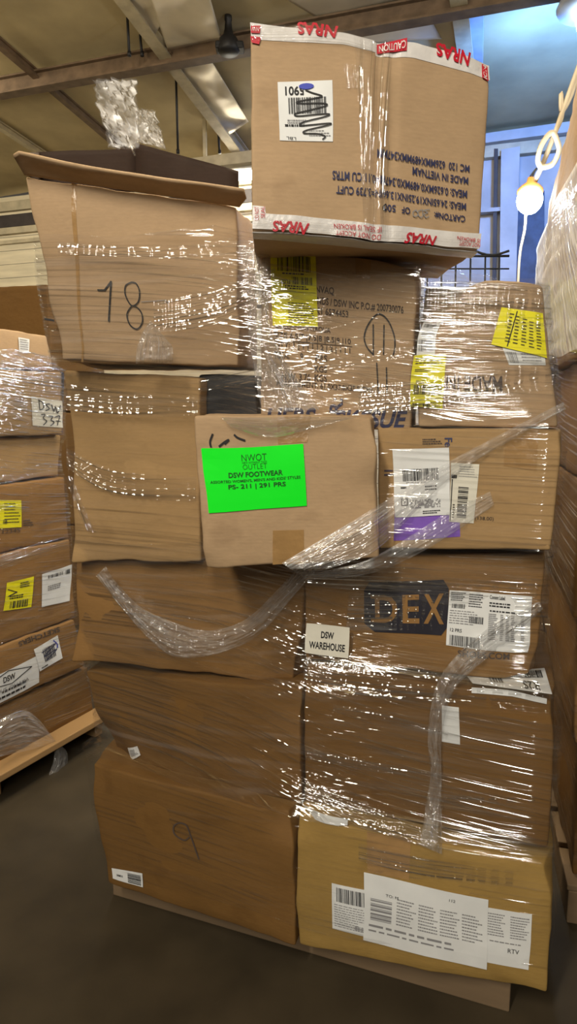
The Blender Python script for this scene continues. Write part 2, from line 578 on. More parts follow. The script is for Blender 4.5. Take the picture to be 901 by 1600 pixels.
# ------------------------------------------------------------------ cartons
CARTONS = {}
class Carton:
    def __init__(s, key, label, m, front, plane, depth, back_yaw=None, bulge=.006, wob=.004, crush=(), fold=None, group=None, top_drop=0.0, rad=.007, name='carton', seed=0, open_top=False, cell=.022):
        """front: photo pixels TL,TR,BR,BL of the facing board, on the vertical PLANE (a, b); DEPTH metres behind it"""
        a, b = Vector(plane[0]), Vector(plane[1])
        d = (b - a); d.z = 0; d.normalize()
        n = Vector((d.y, -d.x, 0))
        if n.dot(EYE - a) < 0:
            n = -n
        s.n, s.p = n, a
        s.c = [on_plane(*q, a, n) for q in front]
        if back_yaw is None:
            bd = -n
        else:
            bd = Vector((math.sin(math.radians(back_yaw)), math.cos(math.radians(back_yaw)), 0))
        s.bk = [c + bd * depth for c in s.c]
        zt = (s.bk[0].z + s.bk[1].z) / 2 - top_drop
        zb = (s.bk[2].z + s.bk[3].z) / 2
        s.bk[0].z = s.bk[1].z = zt
        s.bk[2].z = s.bk[3].z = zb
        s.bulge, s.wob, s.crush, s.fold, s.seed = bulge, wob, crush, fold, seed
        s.depth = depth
        s.cell = cell
        s.w = (s.c[1] - s.c[0]).length; s.h = (s.c[0] - s.c[3]).length
        group = group or ('cartons of the left stack' if key[0] == 'L' and len(key) > 1 else 'cartons of the right stack' if key[0] == 'R' else 'cartons behind the left stack' if key[:2] == 'BK' else 'cartons of the main stack')
        s.root = thing(name, label, 'carton', group)
        base = sum((s.c[2], s.c[3], s.bk[2], s.bk[3]), Vector()) / 4
        s.root.location = base
        s.base = base
        s.body = s.build(m, rad, open_top)
        s.S = Surf(a, n, s.face_disp)
        CARTONS[key] = s
    def local(s, o):
        """parts are made in world space: give them the parent's inverse"""
        o.parent = s.root
        o.matrix_parent_inverse = Matrix.Translation(-s.base)
        return o
    def tri(s, u, v, w):
        f = (s.c[0] * (1 - u) + s.c[1] * u) * (1 - v) + (s.c[3] * (1 - u) + s.c[2] * u) * v
        k = (s.bk[0] * (1 - u) + s.bk[1] * u) * (1 - v) + (s.bk[3] * (1 - u) + s.bk[2] * u) * v
        return f * (1 - w) + k * w
    def inv(s, P):
        u, v = .5, .5
        for _ in range(8):
            q = s.tri(u, v, 0)
            du = (s.tri(u + .01, v, 0) - q) * 100
            dv = (s.tri(u, v + .01, 0) - q) * 100
            e = P - q
            a11, a12, a22 = du.dot(du), du.dot(dv), dv.dot(dv)
            b1, b2 = du.dot(e), dv.dot(e)
            det = a11 * a22 - a12 * a12 or 1e-9
            u += (b1 * a22 - b2 * a12) / det
            v += (a11 * b2 - a12 * b1) / det
        return u, v
    def field(s, u, v, w, P):
        o = Vector((0, 0, 0))
        cu, cv, cw = (max(0, min(1, x)) for x in (u, v, w))
        B = s.bulge
        ax = (s.c[1] - s.c[0]).normalized()
        k = math.sin(math.pi * cu) ** .7, math.sin(math.pi * cv) ** .7, math.sin(math.pi * cw) ** .7
        if cw < .5:
            o += s.n * (B * k[0] * k[1]) * (1 - 2 * cw) ** 2
        else:
            o -= s.n * (B * k[0] * k[1]) * (2 * cw - 1) ** 2
        o += ax * (B * .7 * k[1] * k[2]) * (2 * cu - 1) * abs(2 * cu - 1)
        q = P * 6.0 + Vector((s.seed * 3.7, s.seed * 1.3, 0))
        o += noise.noise_vector(q) * s.wob
        q2 = P * 19.0 + Vector((s.seed, 0, 5))
        e = max(abs(2 * cu - 1), abs(2 * cv - 1)) ** 6
        o += noise.noise_vector(q2) * (s.wob * .7 * e)
        if s.fold and cw < .5:
            o += s.fold(cu, cv) * s.n * (1 - 2 * cw)
        for (pu, pv, pw, rad, vec) in s.crush:
            dd = math.sqrt(((u - pu) * s.w) ** 2 + ((v - pv) * s.h) ** 2 + ((w - pw) * s.depth) ** 2)
            if dd < rad:
                t = 1 - dd / rad
                o += Vector(vec) * (t * t * (3 - 2 * t))
        return o
    def face_disp(s, P):
        u, v = s.inv(P)
        return P + s.field(u, v, 0, P)
    def build(s, m, r, open_top):
        dims = (s.w, s.h, s.depth)
        ax = []
        for D in dims:
            n = max(6, int(D / (s.cell if D is not dims[2] else .03)))
            t = [0, r * .35 / D, r / D]
            t += [r / D + (1 - 2 * r / D) * i / n for i in range(1, n)]
            t += [1 - r / D, 1 - r * .35 / D, 1]
            ax.append(t)
        idx = {}
        vs, fs = [], []
        def V(i, j, k):
            if (i, j, k) in idx:
                return idx[(i, j, k)]
            u, v, w = ax[0][i], ax[1][j], ax[2][k]
            p = [u * dims[0], v * dims[1], w * dims[2]]
            q = [min(max(x, r), D - r) for x, D in zip(p, dims)]
            dv = Vector(p) - Vector(q)
            if dv.length > 1e-9:
                dv = dv.normalized() * r
            pp = Vector(q) + dv
            u2, v2, w2 = (x / D for x, D in zip(pp, dims))
            P = s.tri(u2, v2, w2)
            vs.append(P + s.field(u2, v2, w2, P) - s.base)
            idx[(i, j, k)] = len(vs) - 1
            return idx[(i, j, k)]
        nu, nv, nw = (len(t) for t in ax)
        for j in range(nv - 1):
            for i in range(nu - 1):
                fs.append((V(i, j, 0), V(i, j + 1, 0), V(i + 1, j + 1, 0), V(i + 1, j, 0)))
                fs.append((V(i, j, nw - 1), V(i + 1, j, nw - 1), V(i + 1, j + 1, nw - 1), V(i, j + 1, nw - 1)))
        for k in range(nw - 1):
            for i in range(nu - 1):
                if not open_top:
                    fs.append((V(i, 0, k), V(i + 1, 0, k), V(i + 1, 0, k + 1), V(i, 0, k + 1)))
                fs.append((V(i, nv - 1, k), V(i, nv - 1, k + 1), V(i + 1, nv - 1, k + 1), V(i + 1, nv - 1, k)))
            for j in range(nv - 1):
                fs.append((V(0, j, k), V(0, j, k + 1), V(0, j + 1, k + 1), V(0, j + 1, k)))
                fs.append((V(nu - 1, j, k), V(nu - 1, j + 1, k), V(nu - 1, j + 1, k + 1), V(nu - 1, j, k + 1)))
        # one fixed winding for all six boards, whatever the handedness of the corners
        o = mesh('body', vs, fs, m, s.root, True)
        b = bmesh.new(); b.from_mesh(o.data)
        bmesh.ops.recalc_face_normals(b, faces=b.faces)
        b.to_mesh(o.data); b.free()
        if open_top:
            sol = o.modifiers.new('board', 'SOLIDIFY'); sol.thickness = .005; sol.offset = -1
        return o
    def label(s, q, m, name='label', off=.0014, label=None, parent=None, **k):
        o = sheet(name, s.S, q, m, None, off, label=label, **k)
        return s.local(o) if parent is None else sub(o, parent)
    def tape(s, q, m=None, label=None, off=.0008, **k):
        return s.local(sheet('tape', s.S, q, m or M_TAPEB, None, off, label=label, **k))
    def ink(s, off=.0024):
        return Ink(s.S, off)
def sub(o, parent):
    o.parent = parent
    root = parent
    o.matrix_parent_inverse = (parent.matrix_parent_inverse if True else Matrix()).copy()
    # parent has identity basis and an inverse that cancels its root's location, so world == local here
    o.matrix_parent_inverse = Matrix()
    return o
def plane_xy(x0, y0, x1, y1):
    return (Vector((x0, y0, 0)), Vector((x1, y1, 0)))
def plane_z(bl, br, z):
    return (at_z(*bl, z), at_z(*br, z))
# ------------------------------------------------------------------ the building
E1 = Vector((math.cos(math.radians(18.6)), -math.sin(math.radians(18.6)), 0))   # along the back wall
E2 = Vector((-E1.y, E1.x, 0))                                                    # away from the camera
WALL_D = 6.57
RM = Matrix(((E1.x, E2.x, 0, 0), (E1.y, E2.y, 0, 0), (0, 0, 1, 0), (0, 0, 0, 1)))
SLOPE = .075
WALL_Z = 3.76
def ceil_z(x, y):
    return WALL_Z + .06 + SLOPE * (WALL_D - Vector((x, y, 0)).dot(E2))
CN = Vector((E2.x * SLOPE, E2.y * SLOPE, 1)).normalized()
CP = E2 * WALL_D + Vector((0, 0, WALL_Z + .06))
def at_ceil(px, py, drop=0.0):
    return on_plane(px, py, CP - Vector((0, 0, drop)), CN)

M_FLOOR = plain('concrete_floor', (.050, .038, .022), .55, var=.12, scale=5, bump=.1)
M_CEIL = plain('ceiling_blanket', (.43, .34, .18), .75, var=.1, scale=2.2, bump=.6)
M_SIDING = planks('cream_siding', (.76, .67, .47), .05, .145)
M_TRIM = plain('trim_paint', (.50, .43, .29), .7)
M_TRIMD = plain('dark_band', (.06, .05, .045), .6)
M_BEAM = plain('brown_steel', (.13, .085, .05), .6, var=.15)
M_RAFT = plain('tan_steel', (.42, .35, .22), .6, var=.08)
M_BWALL = plain('blue_grey_panel', (.44, .43, .42), .6, var=.1, scale=3)
M_BDARK = plain('navy_door', (.03, .045, .085), .5, var=.2)
M_FOIL = plain('foil_insulation', (.60, .53, .40), .45, metal=.5, var=.08, scale=3, bump=.1)
M_FOILB = plain('silver_wrap', (.42, .44, .47), .45, metal=.4, var=.1, scale=5, bump=.1)
M_STEELK = plain('black_steel', (.012, .011, .011), .5, var=.2)

bm = bmesh.new()
bm_box(bm, (-9, -6, -.1), (9, WALL_D + .2, 0), RM)
struct(obj('floor', bm, M_FLOOR))

# the back wall: lapped siding, trim bands, a darker strip under the roof
bm = bmesh.new()
bm_box(bm, (-9, WALL_D, 0), (-.9, WALL_D + .12, WALL_Z))
o = struct(obj('wall_back', bm, M_SIDING)); o.matrix_world = RM
bm = bmesh.new()
bm_box(bm, (-.9, WALL_D + .03, 0), (9, WALL_D + .15, WALL_Z))
o = struct(obj('wall_right', bm, M_BWALL)); o.matrix_world = RM
n_trim = 0
for z0, z1, x0, x1, dp, m in ((3.60, 3.70, -9, 9, .05, M_TRIM), (3.44, 3.57, -9, -.9, .02, M_TRIMD), (3.36, 3.43, -9, -.9, .05, M_TRIM), (3.26, 3.30, -9, -.9, .035, M_TRIM),
                              (2.44, 2.47, -9, -.9, .05, M_TRIMD), (2.24, 2.36, -9, -.9, .04, M_TRIM)):
    bm = bmesh.new()
    bm_box(bm, (x0, WALL_D - dp, z0), (x1, WALL_D + .03, z1), None, .006)
    n_trim += 1
    o = struct(obj('trim_%d' % n_trim, bm, m)); o.matrix_world = RM

# ceiling: sagging insulation blanket between the purlins
vs, fs = [], []
nx, ny = 90, 70
for j in range(ny + 1):
    for i in range(nx + 1):
        a = -9 + 18 * i / nx; b = -6 + (WALL_D + 6.1) * j / ny
        p = E1 * a + E2 * b
        sag = .03 * noise.noise(Vector((a * 1.3, b * .5, 0))) + .015 * noise.noise(Vector((a * 4, b * 1.5, 3)))
        vs.append(Vector((p.x, p.y, ceil_z(p.x, p.y) + sag)))
w = nx + 1
for j in range(ny):
    for i in range(nx):
        fs.append((j * w + i, j * w + i + 1, (j + 1) * w + i + 1, (j + 1) * w + i))
k = len(vs)
vs += [v + Vector((0, 0, .15)) for v in vs]
fs += [tuple(reversed([x + k for x in f])) for f in fs]
bd = list(range(w)) + [j * w + nx for j in range(1, ny + 1)] + [ny * w + i for i in range(nx - 1, -1, -1)] + [j * w for j in range(ny - 1, 0, -1)]
for a, b in zip(bd, bd[1:] + bd[:1]):
    fs.append((a, b, b + k, a + k))
struct(mesh('ceiling', vs, fs, M_CEIL, None, True))

def beam(name, p0, p1, wd, ht, m, label, cat, group=None, ext=0.0):
    p0, p1 = Vector(p0), Vector(p1)
    d = (p1 - p0).normalized()
    p0 -= d * ext; p1 += d * ext
    s = d.cross(Vector((0, 0, 1))).normalized()
    u = s.cross(d)
    bm = bmesh.new()
    L = (p1 - p0).length
    # a rolled section: two flanges and a web
    for lo, hi in (((0, -wd / 2, -ht / 2), (L, wd / 2, -ht / 2 + .012)), ((0, -wd / 2, ht / 2 - .012), (L, wd / 2, ht / 2)), ((0, -wd / 6, -ht / 2 + .004), (L, wd / 6, ht / 2 - .004))):
        bm_box(bm, lo, hi)
    M = Matrix(((d.x, s.x, u.x, p0.x), (d.y, s.y, u.y, p0.y), (d.z, s.z, u.z, p0.z), (0, 0, 0, 1)))
    for v in bm.verts:
        v.co = M @ v.co
    return tag(obj(name, bm, m), label, cat, group or 'steel under the roof')
beam('roof_beam', at_ceil(0, 138, .10), at_ceil(395, 66, .10), .10, .12, M_BEAM, 'dark brown steel beam crossing under the tan ceiling above the cartons', 'beam', ext=2.2)
beam('roof_rafter', at_ceil(200, 0, .06), at_ceil(372, 232, .06), .09, .11, M_RAFT, 'tan rafter sloping away beside the sagging foil sheet', 'beam', ext=.9)
beam('roof_purlin', at_ceil(0, 68, .06), at_ceil(172, 216, .06), .05, .06, M_BEAM, 'thin dark pipe-like rafter running to the torn film flag', 'beam', ext=1.2)
beam('roof_purlin', at_ceil(-40, 170, .05), at_ceil(60, 236, .05), .05, .06, M_RAFT, 'tan rafter at the far left above the open carton', 'beam', ext=.8)
beam('roof_rafter', at_ceil(722, 30, .06), at_ceil(745, 215, .06), .10, .12, M_RAFT, 'blue-lit rafter right of the topmost taped carton', 'beam', ext=.5)

# hanging rods
for i, (x, y0, y1, lb) in enumerate(((275, 128, 240, 'thin black rod hanging left of the batten light'), (340, 196, 240, 'short thin black rod hanging nearest the batten light'),
                                     (199, 30, 88, 'thin black rod above the beam, leftmost of two'), (219, 58, 88, 'short thin black rod above the beam, right of its longer neighbour'))):
    a = at_ceil(x, y0, .0)
    b = a.copy(); 
    yb = a.y
    b = on_plane(x + 3, y1, a, Vector((0, 1, 0)))
    vs, fs = tube_geo([a + Vector((0, 0, .1)), a, b], .009, 8)
    k = len(vs)
    v2, f2 = lathe_geo([(.0, 0), (.013, 0), (.013, .03), (0, .03)], b, 10)
    tag(mesh('hanger_rod', vs + v2, fs + [tuple(x_ + k for x_ in f) for f in f2], M_STEELK, None, True), lb, 'rod', 'hanger rods under the ceiling')

# black bracket standing on the beam
c = at_ceil(357, 62, .10)
o = thing('beam_bracket', 'black bottle-shaped bracket clamped on the brown beam', 'bracket')
q = lambda px, py: on_plane(px, py, c + Vector((0, -.09, 0)), Vector((0, 1, 0)))
cz = q(357, 84); tz = q(355, 24)
H = tz.z - cz.z
vs, fs = lathe_geo([(.06, 0), (.075, H * .1), (.06, H * .38), (.036, H * .48), (.026, H * .62), (.02, H * .85), (.024, H * .87), (.024, H)], cz, 16)
mesh('stem', vs, fs, M_STEELK, o, True)
bm = bmesh.new(); bm_box(bm, (-.085, -.04, .02), (.10, .06, H * .28), Matrix.Translation(cz), .01)
obj('clamp', bm, M_STEELK, o)

# crumpled foil insulation hanging under the roof
def crumple(name, quad, drop, m, label, cat, amp, seed, nx=26, ny=26, plane=None, group='foil sheets under the roof', thick=.004, edge=.0, freq=3.0):
    vs, fs = [], []
    for j in range(ny + 1):
        for i in range(nx + 1):
            u, v = i / nx, j / ny
            x, y = bil(quad, u, v)
            jag = edge * (noise.noise(Vector((u * 9, v * 9, seed))))
            p = plane(x + jag, y + jag * .6) if plane else at_ceil(x, y, drop)
            q = p * freq + Vector((seed * 5.1, 0, 0))
            r = abs(noise.noise(q)) * 1.3 - .3 + .35 * abs(noise.noise(q * 2.3)) + .08 * noise.noise(q * 5)
            nrm = (EYE - p).normalized()
            vs.append(p + nrm * (r * amp))
    w = nx + 1
    for j in range(ny):
        for i in range(nx):
            fs.append((j * w + i, j * w + i + 1, (j + 1) * w + i + 1, (j + 1) * w + i))
    o = mesh(name, vs, fs, m, None, True)
    uvl = o.data.uv_layers.new(name='UVMap')
    for lp in o.data.loops:
        i = lp.vertex_index
        uvl.data[lp.index].uv = ((i % w) / nx * .4, (i // w) / ny * .4)
    s = o.modifiers.new('thickness', 'SOLIDIFY'); s.thickness = thick
    return tag(o, label, cat, group)
crumple('insulation_sheet', [(222, -40), (318, -40), (346, 60), (262, 78)], .12, M_FOIL, 'crumpled shiny foil sheet sagging from the ceiling above the beam', 'insulation', .22, 2, freq=1.5)
crumple('insulation_sheet', [(186, -30), (232, -30), (250, 40), (236, 62)], .07, M_FOIL, 'narrow foil strip folded along the tan rafter', 'insulation', .10, 5, freq=2)
crumple('insulation_sheet', [(270, 92), (325, 86), (388, 190), (352, 214)], .05, M_FOIL, 'dull foil strip hanging below the beam beside the tan rafter', 'insulation', .14, 8, freq=1.8)
crumple('insulation_sheet', [(400, -30), (640, -30), (690, 60), (560, 66)], .03, M_FOIL, 'foil sheet behind the top of the topmost taped carton', 'insulation', .025, 9, freq=2.0)
crumple('insulation_sheet', [(722, -40), (757, -40), (752, 205), (724, 205)], .03, M_FOILB, 'silver wrapped strip running down the bluish corner of the ceiling', 'insulation', .02, 11, freq=3.0)

# batten light glimpsed between the open carton and the topmost carton
def lampbar(px0, py0, px1, py1, drop):
    a = at_ceil(px0, py0, drop); b = at_ceil(px1, py1, drop)
    d = (b - a); L = d.length; d.normalize()
    s = d.cross(Vector((0, 0, 1))).normalized(); u = s.cross(d)
    return Matrix(((d.x, s.x, u.x, a.x), (d.y, s.y, u.y, a.y), (d.z, s.z, u.z, a.z), (0, 0, 0, 1))), L
M, L = lampbar(330, 272, 470, 262, .22)
o = thing('batten_light', 'bright white ceiling light strip behind the topmost carton', 'light')
bm = bmesh.new(); bm_box(bm, (0, -.09, .0), (L, .09, .08), M, .01); obj('housing', bm, M_TRIM, o)
vs, fs = tube_geo([M @ Vector((.03, 0, -.03)), M @ Vector((L - .03, 0, -.03))], .045, 12)
mesh('tube', vs, fs, emit('tube_glow', (1, .93, .78), 40), o, True)
# slotted rail in front of it
M, L = lampbar(318, 248, 440, 232, .30)
rail = thing('slotted_rail', 'tan slotted rail fixed under the ceiling above the light strip', 'rail')
bm = bmesh.new()
bm_box(bm, (-.4, -.042, -.09), (L, .05, .0), M); obj('channel', bm, M_RAFT, rail)
M_SLOT = plain('pale_slot', (.8, .78, .7), .4)  # even pale colour for the slot bars
for i in range(6):
    bm = bmesh.new(); bm_box(bm, (.02 + i * .16, -.046, -.06), (.12 + i * .16, -.0425, -.04), M); obj('slot', bm, M_SLOT, rail)
for i in (.0, L * .9):
    bm = bmesh.new(); bm_box(bm, (i, -.01, .0), (i + .03, .01, .42), M); obj('hanger', bm, M_RAFT, rail)

# doorway, posts and pipes of the right end of the wall
def wall_pt(px, py, off=0.0):
    return on_plane(px, py, E2 * (WALL_D - off), E2)
def wall_quad(name, q, m, t=.05, off=.0):
    A = [wall_pt(x, y, off) for x, y in q]
    vs = A + [p - E2 * t for p in A]
    fs = [(0, 1, 2, 3), (7, 6, 5, 4)] + [(i, i + 4, (i + 1) % 4 + 4, (i + 1) % 4) for i in range(4)]
    return mesh(name, vs, fs, m)
o = struct(wall_quad('door_1', [(803, 318), (850, 300), (850, 640), (800, 640)], M_BDARK, .04))
for q, m, t in (([(783, 240), (812, 235), (800, 640), (778, 640)], M_BWALL, .10), ([(690, 226), (905, 196), (905, 212), (690, 240)], M_BWALL, .12),
                              ([(772, 236), (778, 236), (772, 640), (766, 640)], M_TRIMD, .06), ([(690, 334), (800, 326), (800, 332), (690, 340)], M_BWALL, .08)):
    n_trim += 1
    struct(wall_quad('trim_%d' % n_trim, q, m, t))
# wire basket / cage rail in front of the wall
rail_y = 4.6
def rp(px, py, y=rail_y):
    return at_y(px, py, y)
vs, fs = [], []
def addt(pts, r):
    v, f = tube_geo(pts, r, 6)
    k = len(vs); vs.extend(v); fs.extend([tuple(x + k for x in g) for g in f])
addt([rp(655, 395), rp(720, 400), rp(795, 400)], .008)
addt(spline([rp(655, 378), rp(700, 376), rp(760, 398), rp(795, 392)]), .008)
for x in (668, 690, 712, 735, 758, 780):
    addt([rp(x, 396), rp(x - 1, 450), Vector((rp(x - 2, 640).x, rail_y, .0))], .006)
for y in (420, 450, 480):
    addt([rp(655, y), rp(795, y)], .005)
tag(mesh('wire_cage', vs, fs, M_STEELK, None, True), 'thin dark wire cage in front of the pale wall, left of the hanging bulb', 'cage')

# the hanging work-light
M_BULB = emit('bulb_glow', (.86, .93, 1.0), 40)
M_ORANGE = plain('orange_plastic', (.75, .28, .06), .4)
M_CORD = plain('tan_cord', (.42, .35, .24), .5, var=.04)
YB = 3.3
P = lambda px, py, y=YB: at_y(px, py, y)
lamp = thing('hanging_bulb', 'glowing white bulb in an orange holder hanging from a looped cord', 'lamp')
c = P(827, 313)
r = 18 * (c - EYE).length / F / 1.0 * .95
prof = [(r * math.sin(t), -r * 1.05 * math.cos(t)) for t in [math.pi * i / 12 for i in range(0, 9)]] + [(r * .8, r * .62)]
vs, fs = lathe_geo(prof, c, 24)
mesh('bulb', vs, fs, M_BULB, lamp, True)['label'] = 'glowing white bulb'
vs, fs = lathe_geo([(r * .82, r * .5), (r * 1.0, r * .55), (r * .98, r * .8), (r * .7, r * 1.1), (r * .3, r * 1.35), (r * .22, r * 1.7)], c, 24)
mesh('holder', vs, fs, M_ORANGE, lamp, True)
vs, fs = tube_geo(spline([P(828, 288), P(833, 272), P(838, 263), P(829, 274), P(826, 283)]), .004, 6)
mesh('hook', vs, fs, M_STEELK, lamp, True)
vs, fs = tube_geo([P(835, 284), P(847, 258), P(866, 210), P(880, 170), P(905, 100), P(925, 40), P(935, -10)], .011, 8)
mesh('cord', vs, fs, M_CORD, lamp, True)
loop = [P(845, 262, YB - .03), P(840, 250, YB - .03), P(846, 226, YB - .03), P(862, 207, YB - .03), P(872, 226, YB - .03), P(872, 240, YB - .03), P(862, 257, YB - .03), P(845, 262, YB - .03)]
vs, fs = tube_geo(spline(loop), .012, 8)
mesh('cord_loop', vs, fs, M_CORD, lamp, True)
vs, fs = tube_geo(spline([P(866, 210), P(878, 180), P(876, 145), P(877, 175), P(892, 150), P(903, 112)]), .009, 6)
mesh('cord_tail', vs, fs, M_CORD, lamp, True)
vs, fs = tube_geo(spline([P(821, 333), P(819, 360), P(812, 395), P(809, 440), P(806, 520)]), .006, 6)
mesh('lower_cord', vs, fs, M_CORD, lamp, True)
point('hanging_bulb_light', P(824, 315, YB - .12), 26, (.85, .93, 1.0), .05)

# added lamp at the right frame edge, standing in for bluish lens glare
hb = at_y(926, 8, 4.3)
o = thing('glare_lamp', 'cold white high-bay lamp under the ceiling at the top right corner', 'lamp')
vs, fs = lathe_geo([(.19, -.02), (.20, 0), (.12, .16), (.05, .22), (.05, .34)], hb, 24)
mesh('shade', vs, fs, M_FOILB, o, True)
vs, fs = lathe_geo([(.02, -.16), (.07, -.14), (.09, -.08), (.06, 0), (.04, .02)], hb, 20)
mesh('bulb', vs, fs, emit('cold_bulb_glow', (.55, .75, 1.0), 60), o, True)
vs, fs = tube_geo([hb + Vector((0, 0, .33)), Vector((hb.x, hb.y, ceil_z(hb.x, hb.y) + .05))], .015, 8)
mesh('stem', vs, fs, M_STEELK, o, True)
bl = point('glare_lamp_light', hb + Vector((-.05, .06, -.26)), 240, (.11, .32, 1.0), .12)  # saturated blue stands in for lens glare over wall and ceiling
bl.data.type = 'SPOT'
bl = bpy.data.objects['glare_lamp_light']
bl.data.spot_size = math.radians(150)
bl.data.spot_blend = .5
bl.data.shadow_soft_size = .12
bl.rotation_euler = (Vector((2.4, 7.2, 3.9)) - bl.location).to_track_quat('-Z', 'Y').to_euler()
# ------------------------------------------------------------------ main pallet
PA, PB = at_z(175, 1400, 0), at_z(795, 1585, 0)
ux = (PB - PA).normalized(); uy = Vector((-ux.y, ux.x, 0))
PM = Matrix(((ux.x, uy.x, 0, PA.x), (ux.y, uy.y, 0, PA.y), (0, 0, 1, 0), (0, 0, 0, 1)))
PL = (PB - PA).length
def pallet(M, Lx, Ly, label, wood, h=.10, along=False, over=0.0):
    t = thing('pallet', label, 'pallet', 'pallets under the wrapped stacks')
    n = 7
    bw = .095
    for i in range(n):
        bm = bmesh.new()
        if along:
            y = i * (Ly - bw) / (n - 1) - over
            bm_box(bm, (0, y, h - .028), (Lx, y + bw, h), M, .004)
        else:
            x = i * (Lx - bw) / (n - 1)
            bm_box(bm, (x, 0, h - .018), (x + bw, Ly, h), M, .003)
        obj('deck_board', bm, wood, t)
    for k in (0.0, .5, 1.0):
        bm = bmesh.new()
        if along:
            x = k * (Lx - .045); bm_box(bm, (x, .02, 0), (x + .045, Ly - .1, h - .0285), M, .004)
        else:
            y = k * (Ly - .045); bm_box(bm, (0, y + .004, 0), (Lx, y + .049, h - .0185), M, .004)
        obj('stringer', bm, wood, t)
    return t
pallet(PM, PL, 1.0, 'low worn wooden pallet under the main stack of cartons', M_WOOD)

# bottom row
PK = plane_z((180, 1385), (462, 1478), .10)
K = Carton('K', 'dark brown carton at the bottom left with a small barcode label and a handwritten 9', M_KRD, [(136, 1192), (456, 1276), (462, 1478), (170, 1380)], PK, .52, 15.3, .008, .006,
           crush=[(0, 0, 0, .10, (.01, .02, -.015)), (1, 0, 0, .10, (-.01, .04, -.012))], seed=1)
PMq = plane_z((465, 1478), (852, 1550), .10)
Mc = Carton('M', 'yellow-brown carton at the bottom right with three taped shipping papers', M_KR4, [(461, 1276), (867, 1356), (852, 1550), (465, 1478)], PMq, .52, 17, .008, .005,
            crush=[(1, 0, 0, .10, (-.012, .02, -.012)), (0, 0, 0, .08, (.01, .03, -.008))], seed=2)
# second row
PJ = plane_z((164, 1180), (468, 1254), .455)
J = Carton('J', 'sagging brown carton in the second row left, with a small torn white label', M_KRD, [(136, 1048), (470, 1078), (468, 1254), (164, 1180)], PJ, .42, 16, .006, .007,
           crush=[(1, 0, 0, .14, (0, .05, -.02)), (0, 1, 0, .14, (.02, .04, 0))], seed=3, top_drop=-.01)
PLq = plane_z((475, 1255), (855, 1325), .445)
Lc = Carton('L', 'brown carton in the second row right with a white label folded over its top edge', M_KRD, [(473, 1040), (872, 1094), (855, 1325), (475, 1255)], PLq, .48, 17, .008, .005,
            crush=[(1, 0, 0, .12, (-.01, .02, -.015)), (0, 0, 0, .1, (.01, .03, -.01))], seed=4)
# third row
Hc = Carton('H', 'brown carton in the third row left behind the drooping loop of film', M_KR3, [(119, 872), (474, 858), (470, 1072), (124, 1030)], plane_z((124, 1030), (470, 1072), .745), .45, 16, .008, .006,
            crush=[(1, 1, 0, .14, (-.02, .05, 0)), (0, 1, 0, .1, (-.02, -.015, 0))], seed=5)
Ic = Carton('I', 'brown carton with a dark rounded logo and a white DSW WAREHOUSE sticker', M_KR3, [(472, 872), (851, 866), (838, 1067), (478, 1030)], plane_z((478, 1030), (838, 1067), .825), .45, 17, .007, .005,
            crush=[(1, 1, 0, .09, (-.012, .02, .012))], seed=6)
# fourth row
Gc = Carton('G', 'brown carton at right with a white and purple label beside a cream label', M_KR, [(589, 668), (880, 671), (862, 860), (591, 857)], plane_xy(.205, 1.56, .572, 1.437), .40, 17, .005, .004,
            crush=[(1, 0, 0, .06, (.0, .02, -.004))], seed=7)
Cc = Carton('C', 'tall tan carton at left under the open carton marked 18', M_KR, [(97, 578), (312, 590), (313, 876), (118, 878)], plane_xy(-.584, 1.815, -.222, 1.70), .42, 16, .008, .005,
            crush=[(0, .35, 0, .2, (.012, .02, 0)), (0, 1, 0, .08, (-.01, -.01, 0))], seed=8)
Fc = Carton('F', 'tan carton in the middle with a fluorescent green sale sign', M_KR2, [(303, 650), (588, 648), (592, 872), (317, 892)], plane_xy(-.25, 1.462, .25, 1.468), .38, 3, .007, .004,
            crush=[(1, 0, 0, .09, (-.006, .03, -.006)), (1, .5, 0, .07, (-.006, .012, 0)), (0, 1, 0, .05, (.004, .015, .004))], seed=9)
# fifth row
Dc = Carton('D', 'tan printed carton in the middle with a yellow label and a circled 11', M_KR2, [(408, 384), (652, 416), (641, 672), (406, 672)], plane_xy(-.075, 1.612, .281, 1.549), .37, 12, .006, .004,
            crush=[(1, 0, 0, .08, (-.005, .015, -.006))], seed=10)
Ec = Carton('E', 'tan carton at right marked MADE upside down with two yellow labels', M_KR2, [(656, 428), (846, 444), (871, 667), (652, 667)], plane_xy(.29, 1.525, .586, 1.478), .40, 15, .006, .005,
            crush=[(0, 0, 0, .15, (.035, .03, -.055)), (.08, 0, 0, .08, (0, 0, -.02))], seed=11)
Bc = Carton('B', 'small black carton in the gap between the tall tan carton and the printed carton', M_BLACK, [(310, 584), (400, 586), (404, 662), (312, 662)], plane_xy(-.22, 1.74, -.08, 1.71), .25, 8, .003, .003, seed=12)  # black box fills the space between the two cartons
# top row
TOP18 = Carton('T', 'open tan carton marked 18 leaning at the top left', M_KR2, [(38, 274), (368, 322), (374, 573), (86, 561)], plane_xy(-.62, 1.715, -.12, 1.678), .33, 5, .008, .006,
            crush=[(0, .9, 0, .12, (.012, .02, .0)), (0, .5, 0, .2, (.006, .015, 0))], seed=13, open_top=True)
def nfold(u, v):
    t = .022 * (1 - abs(2 * u - 1)) - .006 * math.exp(-((u - .5) / .02) ** 2) - .003 * math.exp(-((u - .56) / .02) ** 2)
    return t
NB = Carton('N', 'topmost tan carton bound with white and red printed tape, its print upside down', M_KR2, [(393, 36), (768, 95), (748, 391), (394, 358)], plane_xy(-.07, 1.382, .40, 1.478), .36, -1, .003, .004,
            crush=[(.5, 0, 0, .08, (0, .01, -.008)), (1, 0, 0, .06, (-.004, .01, -.004))], fold=nfold, seed=14, rad=.005, cell=.008)

